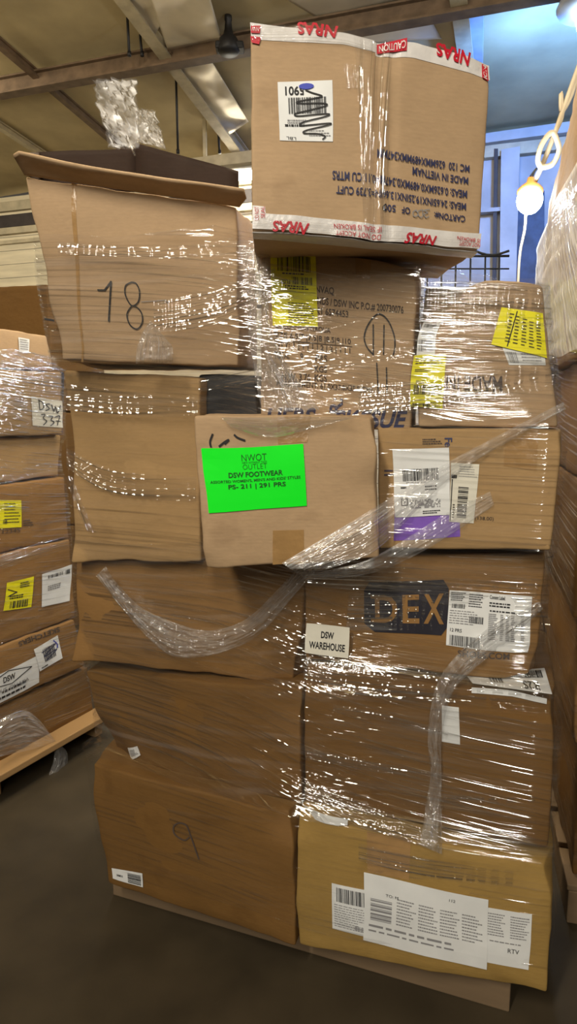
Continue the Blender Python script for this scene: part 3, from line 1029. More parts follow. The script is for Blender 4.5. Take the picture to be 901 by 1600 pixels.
# --- open flaps of the carton marked 18
def flap(name, pts, m, n, parent, amp=.004, t=.005):
    """a board flap: grid over four world points"""
    vs, fs = [], []
    for j in range(n + 1):
        for i in range(n + 1):
            u, v = i / n, j / n
            p = (pts[0] * (1 - u) + pts[1] * u) * (1 - v) + (pts[3] * (1 - u) + pts[2] * u) * v
            p = p + noise.noise_vector(p * 7) * amp
            vs.append(p)
    w = n + 1
    for j in range(n):
        for i in range(n):
            fs.append((j * w + i, j * w + i + 1, (j + 1) * w + i + 1, (j + 1) * w + i))
    o = mesh(name, vs, fs, m, None, True)
    s = o.modifiers.new('board', 'SOLIDIFY'); s.thickness = t
    return o
T = TOP18
# front flap standing up and leaning out towards us, hinged on the front top edge; free corners rounded
vs, fs = [], []
n = 30
SF = Surf(T.p, T.n)
for j in range(9):
    for i in range(n + 1):
        u, v = i / n, j / 8
        hx, hy = 38 + (374 - 38) * u, 274 + 50 * u
        fx, fy = 16 + (394 - 16) * u, 236 + 62 * u + 5 * math.sin(u * math.pi)
        vv = v
        if u > .95: vv = v * (.55 + .45 * math.sqrt(max(0, 1 - ((u - .95) / .05) ** 2)))
        if u < .02: vv = v * (.8 + .2 * u / .02)
        px, py = hx + (fx - hx) * vv, hy + (fy - hy) * vv
        off = .008 + .065 * vv + .012 * noise.noise(Vector((u * 5, v * 2, 1))) * (.3 + v)
        vs.append(on_plane(px, py, T.p + T.n * off, T.n))
w = n + 1
for j in range(8):
    for i in range(n):
        fs.append((j * w + i, j * w + i + 1, (j + 1) * w + i + 1, (j + 1) * w + i))
o = mesh('front_flap', vs, fs, M_KR2, None, True)
s = o.modifiers.new('board', 'SOLIDIFY'); s.thickness = .005
T.local(o)
# side flaps standing up at the back, insides towards us, shade put into their colour
bL, bR = T.bk[0], T.bk[1]
mid = bL.lerp(bR, .5)
q = lambda px, py, d: on_plane(px, py, T.p - T.n * d, T.n)
T.local(flap('back_flap', [q(58, 238, .25), q(214, 232, .25), q(214, 300, .27), q(58, 300, .27)], M_SHADEIN, 8, T.root))
T.local(flap('back_flap', [q(212, 224, .22), q(372, 268, .26), q(372, 320, .27), q(212, 300, .24)], M_SHADEIN, 8, T.root))
T.local(flap('left_flap', [q(28, 240, .02), q(60, 238, .25), q(62, 290, .27), q(42, 272, .01)], M_SHADEIN, 6, T.root))

# ------------------------------------------------------------------ print, labels, tape on the main stack
# 18
I_ = TOP18.ink(.003)
I_.line([(155, 455), (166, 455), (176, 441), (175, 460), (172, 503)], 2.6, M_INK, False)
I_.line([(207, 441), (198, 447), (198, 462), (207, 478), (217, 472), (219, 455), (214, 443), (207, 441)], 2.0, M_INK)
I_.line([(207, 479), (200, 492), (204, 508), (215, 515), (223, 505), (222, 490), (214, 480), (206, 479)], 2.0, M_INK)
TOP18.local(I_.done('handwriting', None, 'handwritten black number 18'))
I_ = TOP18.ink(.003)
I_.line([(222, 472), (260, 470), (265, 480)], 1.2, M_INKG, False)
TOP18.local(I_.done('pen_mark', None))
I_ = TOP18.ink(.0016)
I_.rect([(61, 494), (75, 496), (75, 500), (61, 498)], 0, 0, 1, 1, M_INK)
TOP18.local(I_.done('print_mark', None))
TOP18.tape([(112, 285), (120, 288), (128, 566), (124, 566)], M_TAPEB, nx=2, ny=12)
# N: tapes
def nd(q, name='tape', m=M_TAPEW, lab=None, **k):
    return NB.tape(q, m, lab, **k)
tt = nd([(392, 36), (580, 62), (581, 80), (394, 62)], lab='white tape with red lettering along the top left', nx=48, ny=4)
tt2 = nd([(580, 64), (770, 96), (768, 122), (581, 86)], lab='white tape with red lettering along the top right', nx=48, ny=4)
tb = nd([(394, 330), (580, 352), (749, 364), (748, 389)], nx=2, ny=2) if False else None
tbl = nd([(394, 333), (582, 354), (583, 378), (394, 357)], lab='white tape with red lettering along the bottom left', nx=48, ny=4)
tbr = nd([(582, 354), (752, 366), (749, 390), (583, 378)], lab='white tape with red lettering along the bottom right', nx=48, ny=4)
I_ = NB.ink(.003)
I_.text('NRAS', rot180([(462, 37), (525, 46), (520, 65), (463, 57)]), M_RED, .03)
NB.local(I_.done('tape_print', None, 'red tape lettering'))
I_ = NB.ink(.003)
I_.poly([(393, 42), (407, 42), (406, 54), (393, 53)], M_RED)
I_.text('NW', rot180([(394, 44), (405, 44), (404, 51), (394, 50)]), M_TAPEW, off=.0004)
NB.local(I_.done('tape_print', None, 'red tape lettering'))
I_ = NB.ink(.003)
I_.poly([(392, 58), (408, 60), (405, 71), (394, 68)], M_RED)
NB.local(I_.done('tape_print', None, 'red tape lettering'))
I_ = NB.ink(.003)
q = [(583, 68), (629, 67), (628, 85), (583, 83)]
I_.poly(q, M_RED)
I_.textin('CAUTION', q, .06, .18, .94, .82, M_TAPEW, .01, True, .003)
NB.local(I_.done('tape_print', None, 'red tape lettering'))
I_ = NB.ink(.003)
I_.text('NRAS', rot180([(677, 71), (734, 84), (729, 106), (677, 92)]), M_RED, .03)
NB.local(I_.done('tape_print', None, 'red tape lettering'))
I_ = NB.ink(.003)
q = [(755, 96), (766, 99), (764, 125), (753, 120)]
I_.poly(q, M_RED)
I_.textin('NOI', [q[1], q[2], q[3], q[0]], .05, .2, .95, .8, M_TAPEW, .02, False, .001)
NB.local(I_.done('tape_print', None, 'red tape lettering'))
I_ = NB.ink(.003)
I_.text('NRAS', rot180([(421, 346), (481, 353), (476, 371), (423, 364)]), M_RED, .03, .25)
NB.local(I_.done('tape_print', None, 'red tape lettering'))
I_ = NB.ink(.003)
I_.text('IF SEAL IS BROKEN', rot180([(517, 353.5), (588, 358), (588, 366), (518, 361)]), M_RED)
I_.text('DO NOT ACCEPT', rot180([(520, 364), (588, 369), (587, 377), (521, 371)]), M_RED)
NB.local(I_.done('tape_print', None, 'red tape lettering'))
I_ = NB.ink(.003)
I_.text('DO NOT', [(397, 345), (397, 326), (403, 326), (403, 345)], M_RED)
I_.text('SEAL', [(406, 342), (406, 325), (412, 325), (412, 342)], M_RED)
NB.local(I_.done('tape_print', None, 'red tape lettering'))
I_ = NB.ink(.003)
I_.text('NRAS', rot180([(627, 366), (680, 371), (676, 387), (623, 383)]), M_RED, .03, .25)
NB.local(I_.done('tape_print', None, 'red tape lettering'))
I_ = NB.ink(.003)
I_.text('IS BROKEN', rot180([(713, 370), (750, 375), (749, 381), (713, 376)]), M_RED)
I_.text('NOT ACCEPT', rot180([(716, 378), (750, 382), (749, 388), (716, 385)]), M_RED)
NB.local(I_.done('tape_print', None, 'red tape lettering'))
nd([(394, 323), (413, 325), (414, 350), (394, 345)], nx=3, ny=3, off=.0006)
nd([(574, 66), (590, 68), (590, 368), (576, 366)], m=M_FILM2 if False else M_TAPEB, nx=6, ny=24, off=.0004, lab='brown tape down the fold') if False else None
# tape on the underside: dark side of the strip folded under
P0, P1 = NB.tri(0, 1, 0), NB.tri(1, 1, 0)
bkd = (NB.bk[3] - NB.c[3]).normalized()
vs = []; fs = []
for j in range(4):
    for i in range(13):
        vs.append(NB.tri(i / 12, 1, 0) + NB.field(i / 12, 1, 0, NB.tri(i / 12, 1, 0)) * (1 - j * .25) + bkd * (.004 + .016 * j) + Vector((0, 0, -.0035)))
for j in range(3):
    for i in range(12):
        fs.append((j * 13 + i, j * 13 + i + 1, (j + 1) * 13 + i + 1, (j + 1) * 13 + i))
o = mesh('tape', vs, fs, M_TAPEW, None, True); s = o.modifiers.new('t', 'SOLIDIFY'); s.thickness = .0008
NB.local(o)
# N: navy print, upside down
I_ = NB.ink(.0022)
for t, q in (('MC 120  626MMX489MMX347MM', [(731, 270), (582.5, 254), (582.5, 240.5), (731, 258.5)]),
             ('MADE IN VIETNAM', [(729.7, 289), (638.6, 277), (638.6, 264.5), (729.7, 278)]),
             ('MEAS: 0.626MX0.489MX0.347M=0.11 CU MTRS', [(728.5, 310), (515, 286), (515, 272), (728.5, 298)]),
             ('MEAS: 24.65INX19.25INX13.66IN=3.739 CUFT', [(727, 329), (521, 307.5), (521, 295), (727, 317.5)]),
             ('CARTON#:', [(726, 348), (675, 342.5), (675, 331.5), (726, 336.5)]),
             ('OF', [(635, 338.5), (621, 337), (621, 326), (635, 328)]), ('500', [(611, 336), (592, 334), (592, 323), (611, 325)])):
    I_.text(t, q, M_NAVY, .02)
NB.local(I_.done('printed_text', None))
I_ = NB.ink(.0024)
I_.line([(666, 340), (661, 342), (658, 337), (664, 334), (658, 331), (667, 329)], 1.5, M_INKG)
I_.line([(656, 330), (648, 333), (650, 341), (655, 341), (656, 331)], 1.5, M_INKG)
I_.line([(646, 331), (640, 334), (640, 340), (645, 341), (648, 336), (643, 331)], 1.5, M_INKG)
I_.line([(596, 324), (591, 328), (592, 333), (597, 331)], 1.6, M_INK)
NB.local(I_.done('handwriting', None))
# N: label
q = [(433, 129), (516, 132), (515, 228), (435, 220)]
lb = NB.label(q, M_PAPER, label='white barcode sticker scribbled over, upside down')
I_ = NB.ink(.0026)
I_.textin('5901', q, .13, .08, .48, .23, M_INK, .02, True)
I_.bars(q, .18, .27, .88, .54, M_INK, 30, seed=3)
I_.small(q, .15, .64, .5, .72, M_INKG, 2, 2)
I_.small(q, .1, .72, .6, .76, M_INK, 1, 8, .9)
I_.small(q, .55, .82, .95, .94, M_INKG, 3, 4, .35)
I_.text('LBL', rot180([bil(q, .12, .93), bil(q, .3, .94), bil(q, .3, .99), bil(q, .12, .98)]), M_INK)
sub(I_.done('print', None), lb)
I_ = NB.ink(.0032)
S_ = [bil(q, *a) for a in ((.5, .15), (.62, .2), (.8, .26), (.7, .29), (.35, .34), (.4, .37), (.8, .38), (.88, .42), (.6, .48), (.3, .54), (.35, .58), (.7, .56), (.92, .56), (.85, .6), (.45, .68), (.38, .74), (.6, .73), (.93, .71), (.9, .74), (.5, .82), (.45, .87), (.7, .88), (.85, .92), (.8, .97))]
I_.line(S_, 2.0, M_INK)
I_.poly([bil(q, .52 + .14 * math.cos(a), .09 + .05 * math.sin(a)) for a in [i * math.pi / 8 for i in range(16)]], M_BLUE)
sub(I_.done('scribble', None, 'black pen scribble with a blue blot'), lb)

# D: print
I_ = Dc.ink(.0018)
for t, q in (('INVAQ', [(490, 446.5), (522, 449.5), (522, 462), (490, 459)]),
             ('BRANDS / DSW INC P.O.# 200730076', [(478, 462), (630, 479.5), (630, 492), (478, 474.5)]),
             ('SKU-K1 6574453', [(470, 478), (544, 485.5), (544, 496), (470, 489.5)]),
             ('COLOR: NAVY/AQUA', [(430, 505), (516, 513), (516, 523), (430, 516)]),
             ('SIZE 6.5|7 |7.5|8 |8.5|9 |10', [(428, 519), (548, 530), (548, 541), (428, 531)]),
             ('QTY: 1 | 1 | 1 | 2 | 2 | 1 | 1', [(428, 533), (547, 544.5), (547, 555), (428, 545)]),
             ('TOTAL', [(428, 549), (452, 551), (452, 561), (428, 560)]), ('9', [(468, 552.5), (473, 553), (473, 563), (468, 562.5)]), ('PRS', [(492, 555), (510.5, 556), (510.5, 566), (492, 565)]),
             ('KGS', [(491, 572), (510, 573), (510, 583), (491, 582)]), ('N.W. 3.76  KGS', [(440, 582), (510, 586), (510, 597), (440, 594)]),
             ('MEASUREMENT: 61.0X37.0X35.5(CM)', [(432, 593), (580, 605), (580, 616), (432, 605)])):
    I_.text(t, q, M_BROWNINK, .018)
I_.rect([(428, 531), (550, 542), (550, 543), (428, 532)], 0, 0, 1, 1, M_BROWNINK)
Dc.local(I_.done('printed_text', None))
I_ = Dc.ink(.0018)
I_.text('UERS', [(417, 637), (494, 637), (494, 668), (417, 668)], M_NAVY, .03, .25)
Dc.local(I_.done('printed_logo', None, 'navy lettering along the bottom'))
I_ = Dc.ink(.0018)
I_.text('SKESUE', [(520, 640), (636, 641), (636, 670), (520, 670)], M_NAVY, .03, .25)
Dc.local(I_.done('printed_logo', None, 'navy lettering along the bottom'))
I_ = Dc.ink(.0018)
I_.text('R:', [(514, 645), (514, 621), (535, 622), (535, 646)], M_NAVY, .03)
Dc.local(I_.done('printed_logo', None, 'navy lettering along the bottom'))
I_ = Dc.ink(.0026)
I_.line([(583, 555), (573, 543), (569, 527), (575, 508), (587, 493), (597, 493), (608, 505), (616, 525), (617, 543), (614, 556)], 2.2, M_INK)
for a, b in (((583, 508), (583, 556)), ((600, 509), (599, 555)), ((588, 568), (589.5, 616)), ((603, 575), (603, 614))):
    I_.line([a, b], 2.0, M_INK, False)
Dc.local(I_.done('handwriting', None, 'handwritten 11 inside a loop'))
q = [(422, 391), (493, 396), (496, 512), (427, 510)]
lb = Dc.label(q, M_YEL, label='yellow shipping label, upside down', off=.0034)
I_ = Dc.ink(.0044)
I_.bars(q, .15, .06, .9, .27, M_INK, 28, seed=5)
I_.small(q, .25, .29, .92, .31, M_INK, 1, 3, .9)
I_.bars(q, .46, .34, .92, .44, M_INK, 18, seed=6)
I_.textin('FL03', q, .22, .385, .42, .44, M_INK, .01, True)
I_.small(q, .3, .46, .95, .52, M_INK, 2, 7)
I_.rect(q, .02, .54, .98, .545, M_INK)
I_.small(q, .1, .58, .4, .64, M_INK, 2, 9)
I_.small(q, .35, .69, .95, .98, M_INK, 9, 11, .4)
sub(I_.done('print', None), lb)
Dc.tape([(556, 405), (580, 408), (578, 436), (556, 434)], nx=3, ny=3)

# E
lb = Ec.label([(651, 478), (679, 481), (677, 556), (648, 556)], M_PAPER, label='narrow white label half hidden beside the printed carton')
I_ = Ec.ink(.0028); q = [(651, 478), (679, 481), (677, 556), (648, 556)]
I_.bars(q, .1, .08, .8, .26, M_INK, 14, seed=2); I_.small(q, .15, .35, .9, .6, M_INKG, 6, 3); I_.bars(q, .1, .68, .9, .92, M_INKG, 16, seed=4)
sub(I_.done('print', None), lb)
q = [(644, 556), (695, 554), (692, 639), (638, 637)]
lb = Ec.label(q, M_YEL, label='yellow shipping label near the printed carton', off=.004)
I_ = Ec.ink(.0052)
I_.small(q, .08, .06, .9, .2, M_INK, 3, 13, .4); I_.small(q, .1, .27, .6, .33, M_INK, 2, 14); I_.textin('20168', q, .15, .47, .4, .54, M_INK, 0, True)
I_.bars(q, .08, .56, .95, .76, M_INK, 26, seed=8); I_.bars(q, .08, .93, .95, .99, M_INK, 20, seed=9)
sub(I_.done('print', None), lb)
q = [(783, 537), (850, 543), (852, 570), (795, 569)]
lb = Ec.label(q, M_PAPER, label='white label under the tilted yellow label')
I_ = Ec.ink(.0026); I_.bars(q, .06, .35, .3, .9, M_INKG, 9, seed=2); I_.small(q, .4, .4, .9, .9, M_INKG, 3, 5, .3)
sub(I_.done('print', None), lb)
q = [(782, 480), (847, 489), (854, 559), (767, 537)]
lb = Ec.label(q, M_YEL, label='tilted yellow shipping label at the right end', off=.0045)
I_ = Ec.ink(.0057)
for i in range(5):
    I_.small(q, .22 + i * .15, .12 + .04 * i, .32 + i * .15, .9, M_INK, 9, 20 + i, .35)
I_.line([bil(q, .38, .05), bil(q, .28, .95)], 1.6, M_INK, False)
sub(I_.done('print', None), lb)
I_ = Ec.ink(.0018)
I_.text('MADE IN', rot180([(697, 586), (784, 586), (784, 612), (697, 608)]), M_BROWNINK, .015)
Ec.local(I_.done('printed_text', None))
# F
q = [(315, 701), (473, 694), (478, 789), (324, 801)]
lb = Fc.label(q, M_GREEN, label='fluorescent green paper sale sign', off=.0028, name='sale_sign')
I_ = Fc.ink(.0042)
I_.text('NWOT', [(377, 708.5), (415.5, 707), (415.8, 717.4), (377.4, 718.8)], M_DKGREEN, -.008)
I_.text('NEW WITHOUT TAGS', [(378, 719.8), (416, 718.2), (416, 721.3), (378, 722.8)], M_DKGREEN)
I_.text('OUTLET', [(378.5, 724), (416, 722), (416.3, 730.2), (378.8, 731.8)], M_DKGREEN, -.015)
I_.text('DSW FOOTWEAR', [(356, 736.8), (440.4, 733), (440.6, 741), (356.2, 745)], M_DKGREEN, .022)
I_.text("ASSORTED WOMEN'S, MEN'S AND KIDS' STYLES", [(327.5, 750), (468, 742.5), (468.2, 747.6), (327.7, 755)], M_DKGREEN, .014)
I_.text('PS- 211 | 291 PRS', [(355, 755.8), (445, 751.5), (445.4, 760.4), (355.4, 765)], M_DKGREEN, .022)
sub(I_.done('print', None, 'dark green sign lettering'), lb)
I_ = Fc.ink(.0022)
I_.line([(333, 679), (329, 690), (330, 698)], 3, M_INK); I_.line([(343, 697), (352, 690), (358, 687), (352, 693)], 3, M_INK); I_.line([(367, 679), (372, 683), (383, 687)], 3, M_INK)
Fc.local(I_.done('handwriting', None, 'handwriting half covered by the sign'))
Fc.tape([(425, 829), (474, 826), (476, 880), (426, 884)], label='brown tape patch below the sign')
Fc.tape([(432, 651), (486, 650), (480, 692), (434, 694)])
# G
q = [(613, 702), (701, 698), (703, 804), (617, 808)]
lp = Gc.label([(616, 802), (719, 800), (720, 838), (614, 845)], M_PURP, label='purple strip under the white label', off=.001)
lb = Gc.label(q, M_PAPER, label='white return label with barcodes', off=.003)
I_ = Gc.ink(.0042)
I_.bars(q, .16, .29, .8, .47, M_INK, 34, seed=15); I_.small(q, .22, .485, .75, .505, M_INKG, 1, 1, .8)
I_.small(q, .12, .55, .22, .575, M_INK, 1, 2, 1); I_.small(q, .55, .55, .85, .64, M_INK, 2, 3, .5)
I_.rect(q, .12, .72, .24, .83, M_INK)
I_.rect(q, .14, .735, .22, .815, M_PAPER, .0003)
I_.line([bil(q, .155, .75), bil(q, .2, .775), bil(q, .155, .8)], 1.5, M_INK, False, .0006)
r_ = random.Random(4)
for i in range(26):
    for j in range(7):
        if r_.random() < .55:
            I_.rect(q, .28 + .021 * i, .75 + .018 * j, .28 + .021 * (i + 1), .75 + .018 * (j + 1), M_INKG)
I_.small(q, .5, .92, .83, .98, M_INK, 2, 6, .5)
sub(I_.done('print', None), lb)
q = [(704, 722), (748, 725), (742, 817), (702, 815)]
lb = Gc.label(q, M_CREAM, label='cream label with a sideways barcode', off=.0018)
I_ = Gc.ink(.003)
I_.bars(q, .3, .4, .68, .93, M_INK, 24, vertical=False, seed=5); I_.small(q, .3, .05, .95, .25, M_INKG, 5, 8, .25); I_.small(q, .02, .2, .3, .26, M_INK, 1, 3, 1)
I_.line([bil(q, .06, .28), bil(q, .04, .98)], 1.5, M_INK, False); I_.small(q, .12, .7, .22, .95, M_INK, 6, 9, .5)
sub(I_.done('print', None), lb)
I_ = Gc.ink(.0018)
I_.text('Fe', [(706, 683), (706, 697), (694, 697), (694, 683)], M_NAVY, .02)
I_.small([(660, 685), (690, 684), (690, 694), (660, 695)], 0, 0, 1, 1, M_BROWNINK, 3, 4)
I_.small([(600, 735), (615, 734), (615, 746), (600, 747)], 0, 0, 1, 1, M_NAVY, 2, 5, .4)
I_.text('(138.00)', [(744, 806), (773, 807), (773, 814), (744, 813)], M_BROWNINK)
Gc.local(I_.done('printed_text', None))
Gc.tape([(790, 672), (842, 672), (838, 736), (786, 728)], label='dark brown tape patch on the upper right')
# I
q = [(482, 969), (548, 975), (547, 1023), (481, 1015)]
lb = Ic.label(q, M_CREAM, label='white sticker reading DSW WAREHOUSE', off=.024)
I_ = Ic.ink(.0256)
I_.textin('DSW', q, .36, .21, .65, .43, M_INK, .025); I_.textin('WAREHOUSE', q, .10, .56, .91, .8, M_INK, .02)
sub(I_.done('print', None), lb)
I_ = Ic.ink(.0018)
c_ = [(568, 908), (700, 905), (700, 992), (568, 984)]
I_.grid([bil(c_, *a) for a in ((.0, .16), (1.0, .16), (1.0, .84), (.0, .84))], M_LOGO, 14, 6)
I_.grid([bil(c_, *a) for a in ((.06, .0), (.94, .0), (1.0, .16), (.0, .16))], M_LOGO, 14, 2)
I_.grid([bil(c_, *a) for a in ((.0, .84), (1.0, .84), (.92, 1.0), (.12, 1.0))], M_LOGO, 14, 2)
for t_, u0, u1 in (('D', .13, .40), ('E', .46, .66), ('X', .71, .95)):
    I_.text(t_, [bil(c_, *a) for a in ((u0, .25), (u1, .25), (u1, .80), (u0, .80))], M_KR3, .02, off=.0012)
for v0 in (.25, .73):
    I_.grid([bil(c_, *a) for a in ((.08, v0), (.24, v0), (.24, v0 + .07), (.08, v0 + .07))], M_KR3, 2, 1, .0012)
Ic.local(I_.done('printed_logo', None, 'dark rounded logo block'))
q = [(701.5, 922), (832, 930.5), (826, 1022.5), (697, 1006)]
lb = Ic.label(q, M_PAPER, label='large white content label', off=.002)
I_ = Ic.ink(.0032)
I_.textin('Content Label:', q, .49, .03, .68, .1, M_INK, .015); I_.textin('Case No: 12', q, .8, .04, .93, .08, M_INK)
I_.small(q, .49, .16, .85, .26, M_INK, 2, 3, .5); I_.small(q, .5, .3, .95, .34, M_INK, 1, 4, .6)
for i in range(5):
    u = (.49, .63, .7, .76, .88)[i]
    I_.small(q, u, .36, u + (.11 if i == 0 else .05), .82, M_INKG, 14, 30 + i, .6)
I_.small(q, .02, .03, .2, .2, M_INK, 5, 6, .5); I_.bars(q, .04, .24, .2, .32, M_INK, 14, seed=2); I_.small(q, .02, .36, .42, .62, M_INKG, 6, 8, .35)
I_.small(q, .24, .04, .44, .3, M_INK, 6, 12, .4); I_.bars(q, .26, .44, .43, .56, M_INK, 16, seed=3); I_.textin('12 PRS', q, .04, .68, .18, .74, M_INK, .01)
I_.bars(q, .04, .8, .4, .98, M_INK, 30, seed=4)
sub(I_.done('print', None), lb)
I_ = Ic.ink(.0018)
I_.text('SHOES.COM', [(715, 1013), (795, 1020), (795, 1030), (715, 1023)], M_BROWNINK, .02)
Ic.local(I_.done('printed_text', None))
# L: white strip and the label folded onto the top
q = [(691, 1100), (718, 1103), (718, 1160), (690, 1156)]
lb = Lc.label(q, M_PAPER, label='white strip of paper under the film rope', off=.002)
ztop = (Lc.c[0].z + Lc.c[1].z) / 2
STOP = Surf((0, 0, ztop + .006), (0, 0, 1))
q = [(727, 1056), (850, 1046), (862, 1087), (738, 1070)]
lb = Lc.local(sheet('label', STOP, q, M_PAPER, None, .004, label='white barcode label on the top of the carton'))
I_ = Ink(STOP, .006)
I_.bars(q, .25, .3, .42, .75, M_INK, 10, seed=3); I_.textin('R2S', q, .66, .55, .86, .95, M_INK, .02, True); I_.small(q, .5, .15, .9, .45, M_INKG, 3, 4, .3); I_.bars(q, .72, .1, .95, .4, M_INK, 12, seed=9)
sub(I_.done('print', None), lb)
lb = Lc.label([(738, 1073), (864, 1089), (864, 1097), (738, 1082)], M_PAPER, off=.003, ny=2)
# M
Mc.tape([(575, 1300), (640, 1312), (638, 1372), (575, 1360)], label='wide brown tape under the film')
for q, sd, lab, of in (([(519, 1376), (578, 1388), (578, 1461), (519, 1448)], 3, 'shipping paper with a barcode at left', .002), ([(758, 1414), (830, 1427), (824, 1513), (757, 1500)], 5, 'shipping paper at right', .002),
                   ([(570, 1359), (764, 1402), (759, 1512), (568, 1464)], 9, 'wide shipping paper in a clear sleeve', .004)):
    lb = Mc.label(q, M_PAPER, label=lab, off=of)
    I_ = Mc.ink(of + .0012)
    if sd == 3:
        I_.bars(q, .12, .06, .92, .36, M_INK, 24, seed=2); I_.small(q, .06, .42, .95, .95, M_INKG, 10, 5, .3); I_.bars(q, .6, .8, .95, .9, M_INKG, 12, seed=7)
    elif sd == 9:
        I_.textin('TO: M', q, .17, .24, .27, .28, M_INK); I_.textin('112', q, .69, .09, .74, .13, M_INK)
        I_.bars(q, .05, .34, .22, .66, M_INKG, 10, False, seed=3)
        for i in range(4):
            I_.small(q, .26 + .18 * i, .27, .42 + .18 * i, .67, M_INKG, 9, 40 + i, .4)
        I_.small(q, .04, .72, .96, .76, M_INKG, 1, 8, .8); I_.small(q, .04, .8, .9, .86, M_INKG, 1, 9, .4)
    else:
        I_.small(q, .06, .08, .48, .5, M_INKG, 9, 61, .4); I_.small(q, .54, .08, .95, .5, M_INKG, 9, 62, .4)
        I_.textin('RTV', q, .5, .66, .75, .74, M_INK); I_.small(q, .1, .56, .9, .6, M_INKG, 1, 5, .5)
    sub(I_.done('print', None), lb)
Mc.label([(468, 1262), (545, 1280), (545, 1290), (492, 1284)], M_PAPER, name='torn_label', label='torn white strip at the top left corner', off=.004)
# K
q = [(176, 1353), (223, 1362), (224, 1384), (178, 1370)]
lb = Kl = K.label(q, M_PAPER, label='small white barcode label', off=.004)
I_ = K.ink(.0055); I_.bars(q, .52, .15, .95, .9, M_INK, 16, False, seed=3); I_.textin('3801', q, .15, .42, .35, .6, M_INK, .02)
sub(I_.done('print', None), lb)
I_ = K.ink(.003)
I_.line([(298, 1306), (290, 1310), (276, 1300), (274, 1288), (283, 1283), (294, 1288), (300, 1303), (308, 1325), (314, 1340)], 2.2, M_BROWNINK)
K.local(I_.done('handwriting', None, 'handwritten 9'))
# J
q = [(197, 1169), (216, 1164), (221, 1178), (201, 1190)]
lb = J.label(q, M_PAPER, label='small torn white label', off=.004, nx=3, ny=3)
I_ = J.ink(.0055); I_.small(q, .2, .2, .9, .8, M_INKG, 5, 3, .5)
sub(I_.done('print', None), lb)
# C
# ------------------------------------------------------------------ left pallet
LA, LB = at_z(0, 1188, .13), at_z(146, 1108, .13)
ld = (LB - LA).normalized()
ln = Vector((ld.y, -ld.x, 0))
LBK = math.degrees(math.atan2(-ln.x, -ln.y))
def lplane(off=0.0):
    return (LA + ln * off, LB + ln * off)
X0 = -150
def lbox(key, label, m, top, bot, off, depth, crush=(), seed=0):
    """carton of the left stack from the photo pixels of its far right edge; level top and bottom"""
    a, b = lplane(off)
    P1, P0 = on_plane(*top, a, ln), on_plane(*bot, a, ln)
    def px(p):
        d = p - EYE
        zc = d.dot(_fw); return (450.5 + F * d.x / zc, 800 - F * d.dot(_up) / zc)
    far = ld * -.75
    return Carton(key, label, m, [px(P1 + far), px(P1), px(P0), px(P0 + far)], (a, b), depth, LBK, .006, .006, crush, seed=seed)
pl0 = LB + ld * .04 + ln * .03
PX = -ld; PY = -ln
M2 = Matrix(((PX.x, PY.x, 0, pl0.x), (PX.y, PY.y, 0, pl0.y), (0, 0, 1, 0), (0, 0, 0, 1)))
pallet(M2, 1.15, 1.0, 'pale wooden pallet under the film-wrapped stack at the left edge', M_WOODP, .13, True, .06)
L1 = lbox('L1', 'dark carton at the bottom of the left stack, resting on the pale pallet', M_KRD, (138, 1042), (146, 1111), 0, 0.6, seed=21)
L2 = lbox('L2', 'brown carton in the left stack with a white label showing DSW in a diamond', M_KR3, (115, 968), (134, 1040), 0.01, 0.6, seed=22)
L3 = lbox('L3', 'carton in the left stack with a yellow label beside a white label', M_KR3, (108, 842), (118, 964), 0, 0.6, seed=23)
L4 = lbox('L4', 'carton in the left stack with one yellow label at the picture edge', M_KR3, (100, 746), (108, 840), -0.01, 0.6, seed=24)
L5 = lbox('L5', 'plain carton in the left stack below the handwritten DSW paper', M_KR, (94, 680), (92, 743), -0.03, 0.55, seed=25)
L6 = lbox('L6', 'heavily wrapped carton in the left stack with the handwritten DSW 337 paper', M_KR, (97, 582), (96, 678), 0, 0.6, seed=26)
L7 = lbox('L7', 'topmost carton of the left stack under grey film', M_KR2, (72, 523), (84, 580), -0.04, 0.5, seed=27)
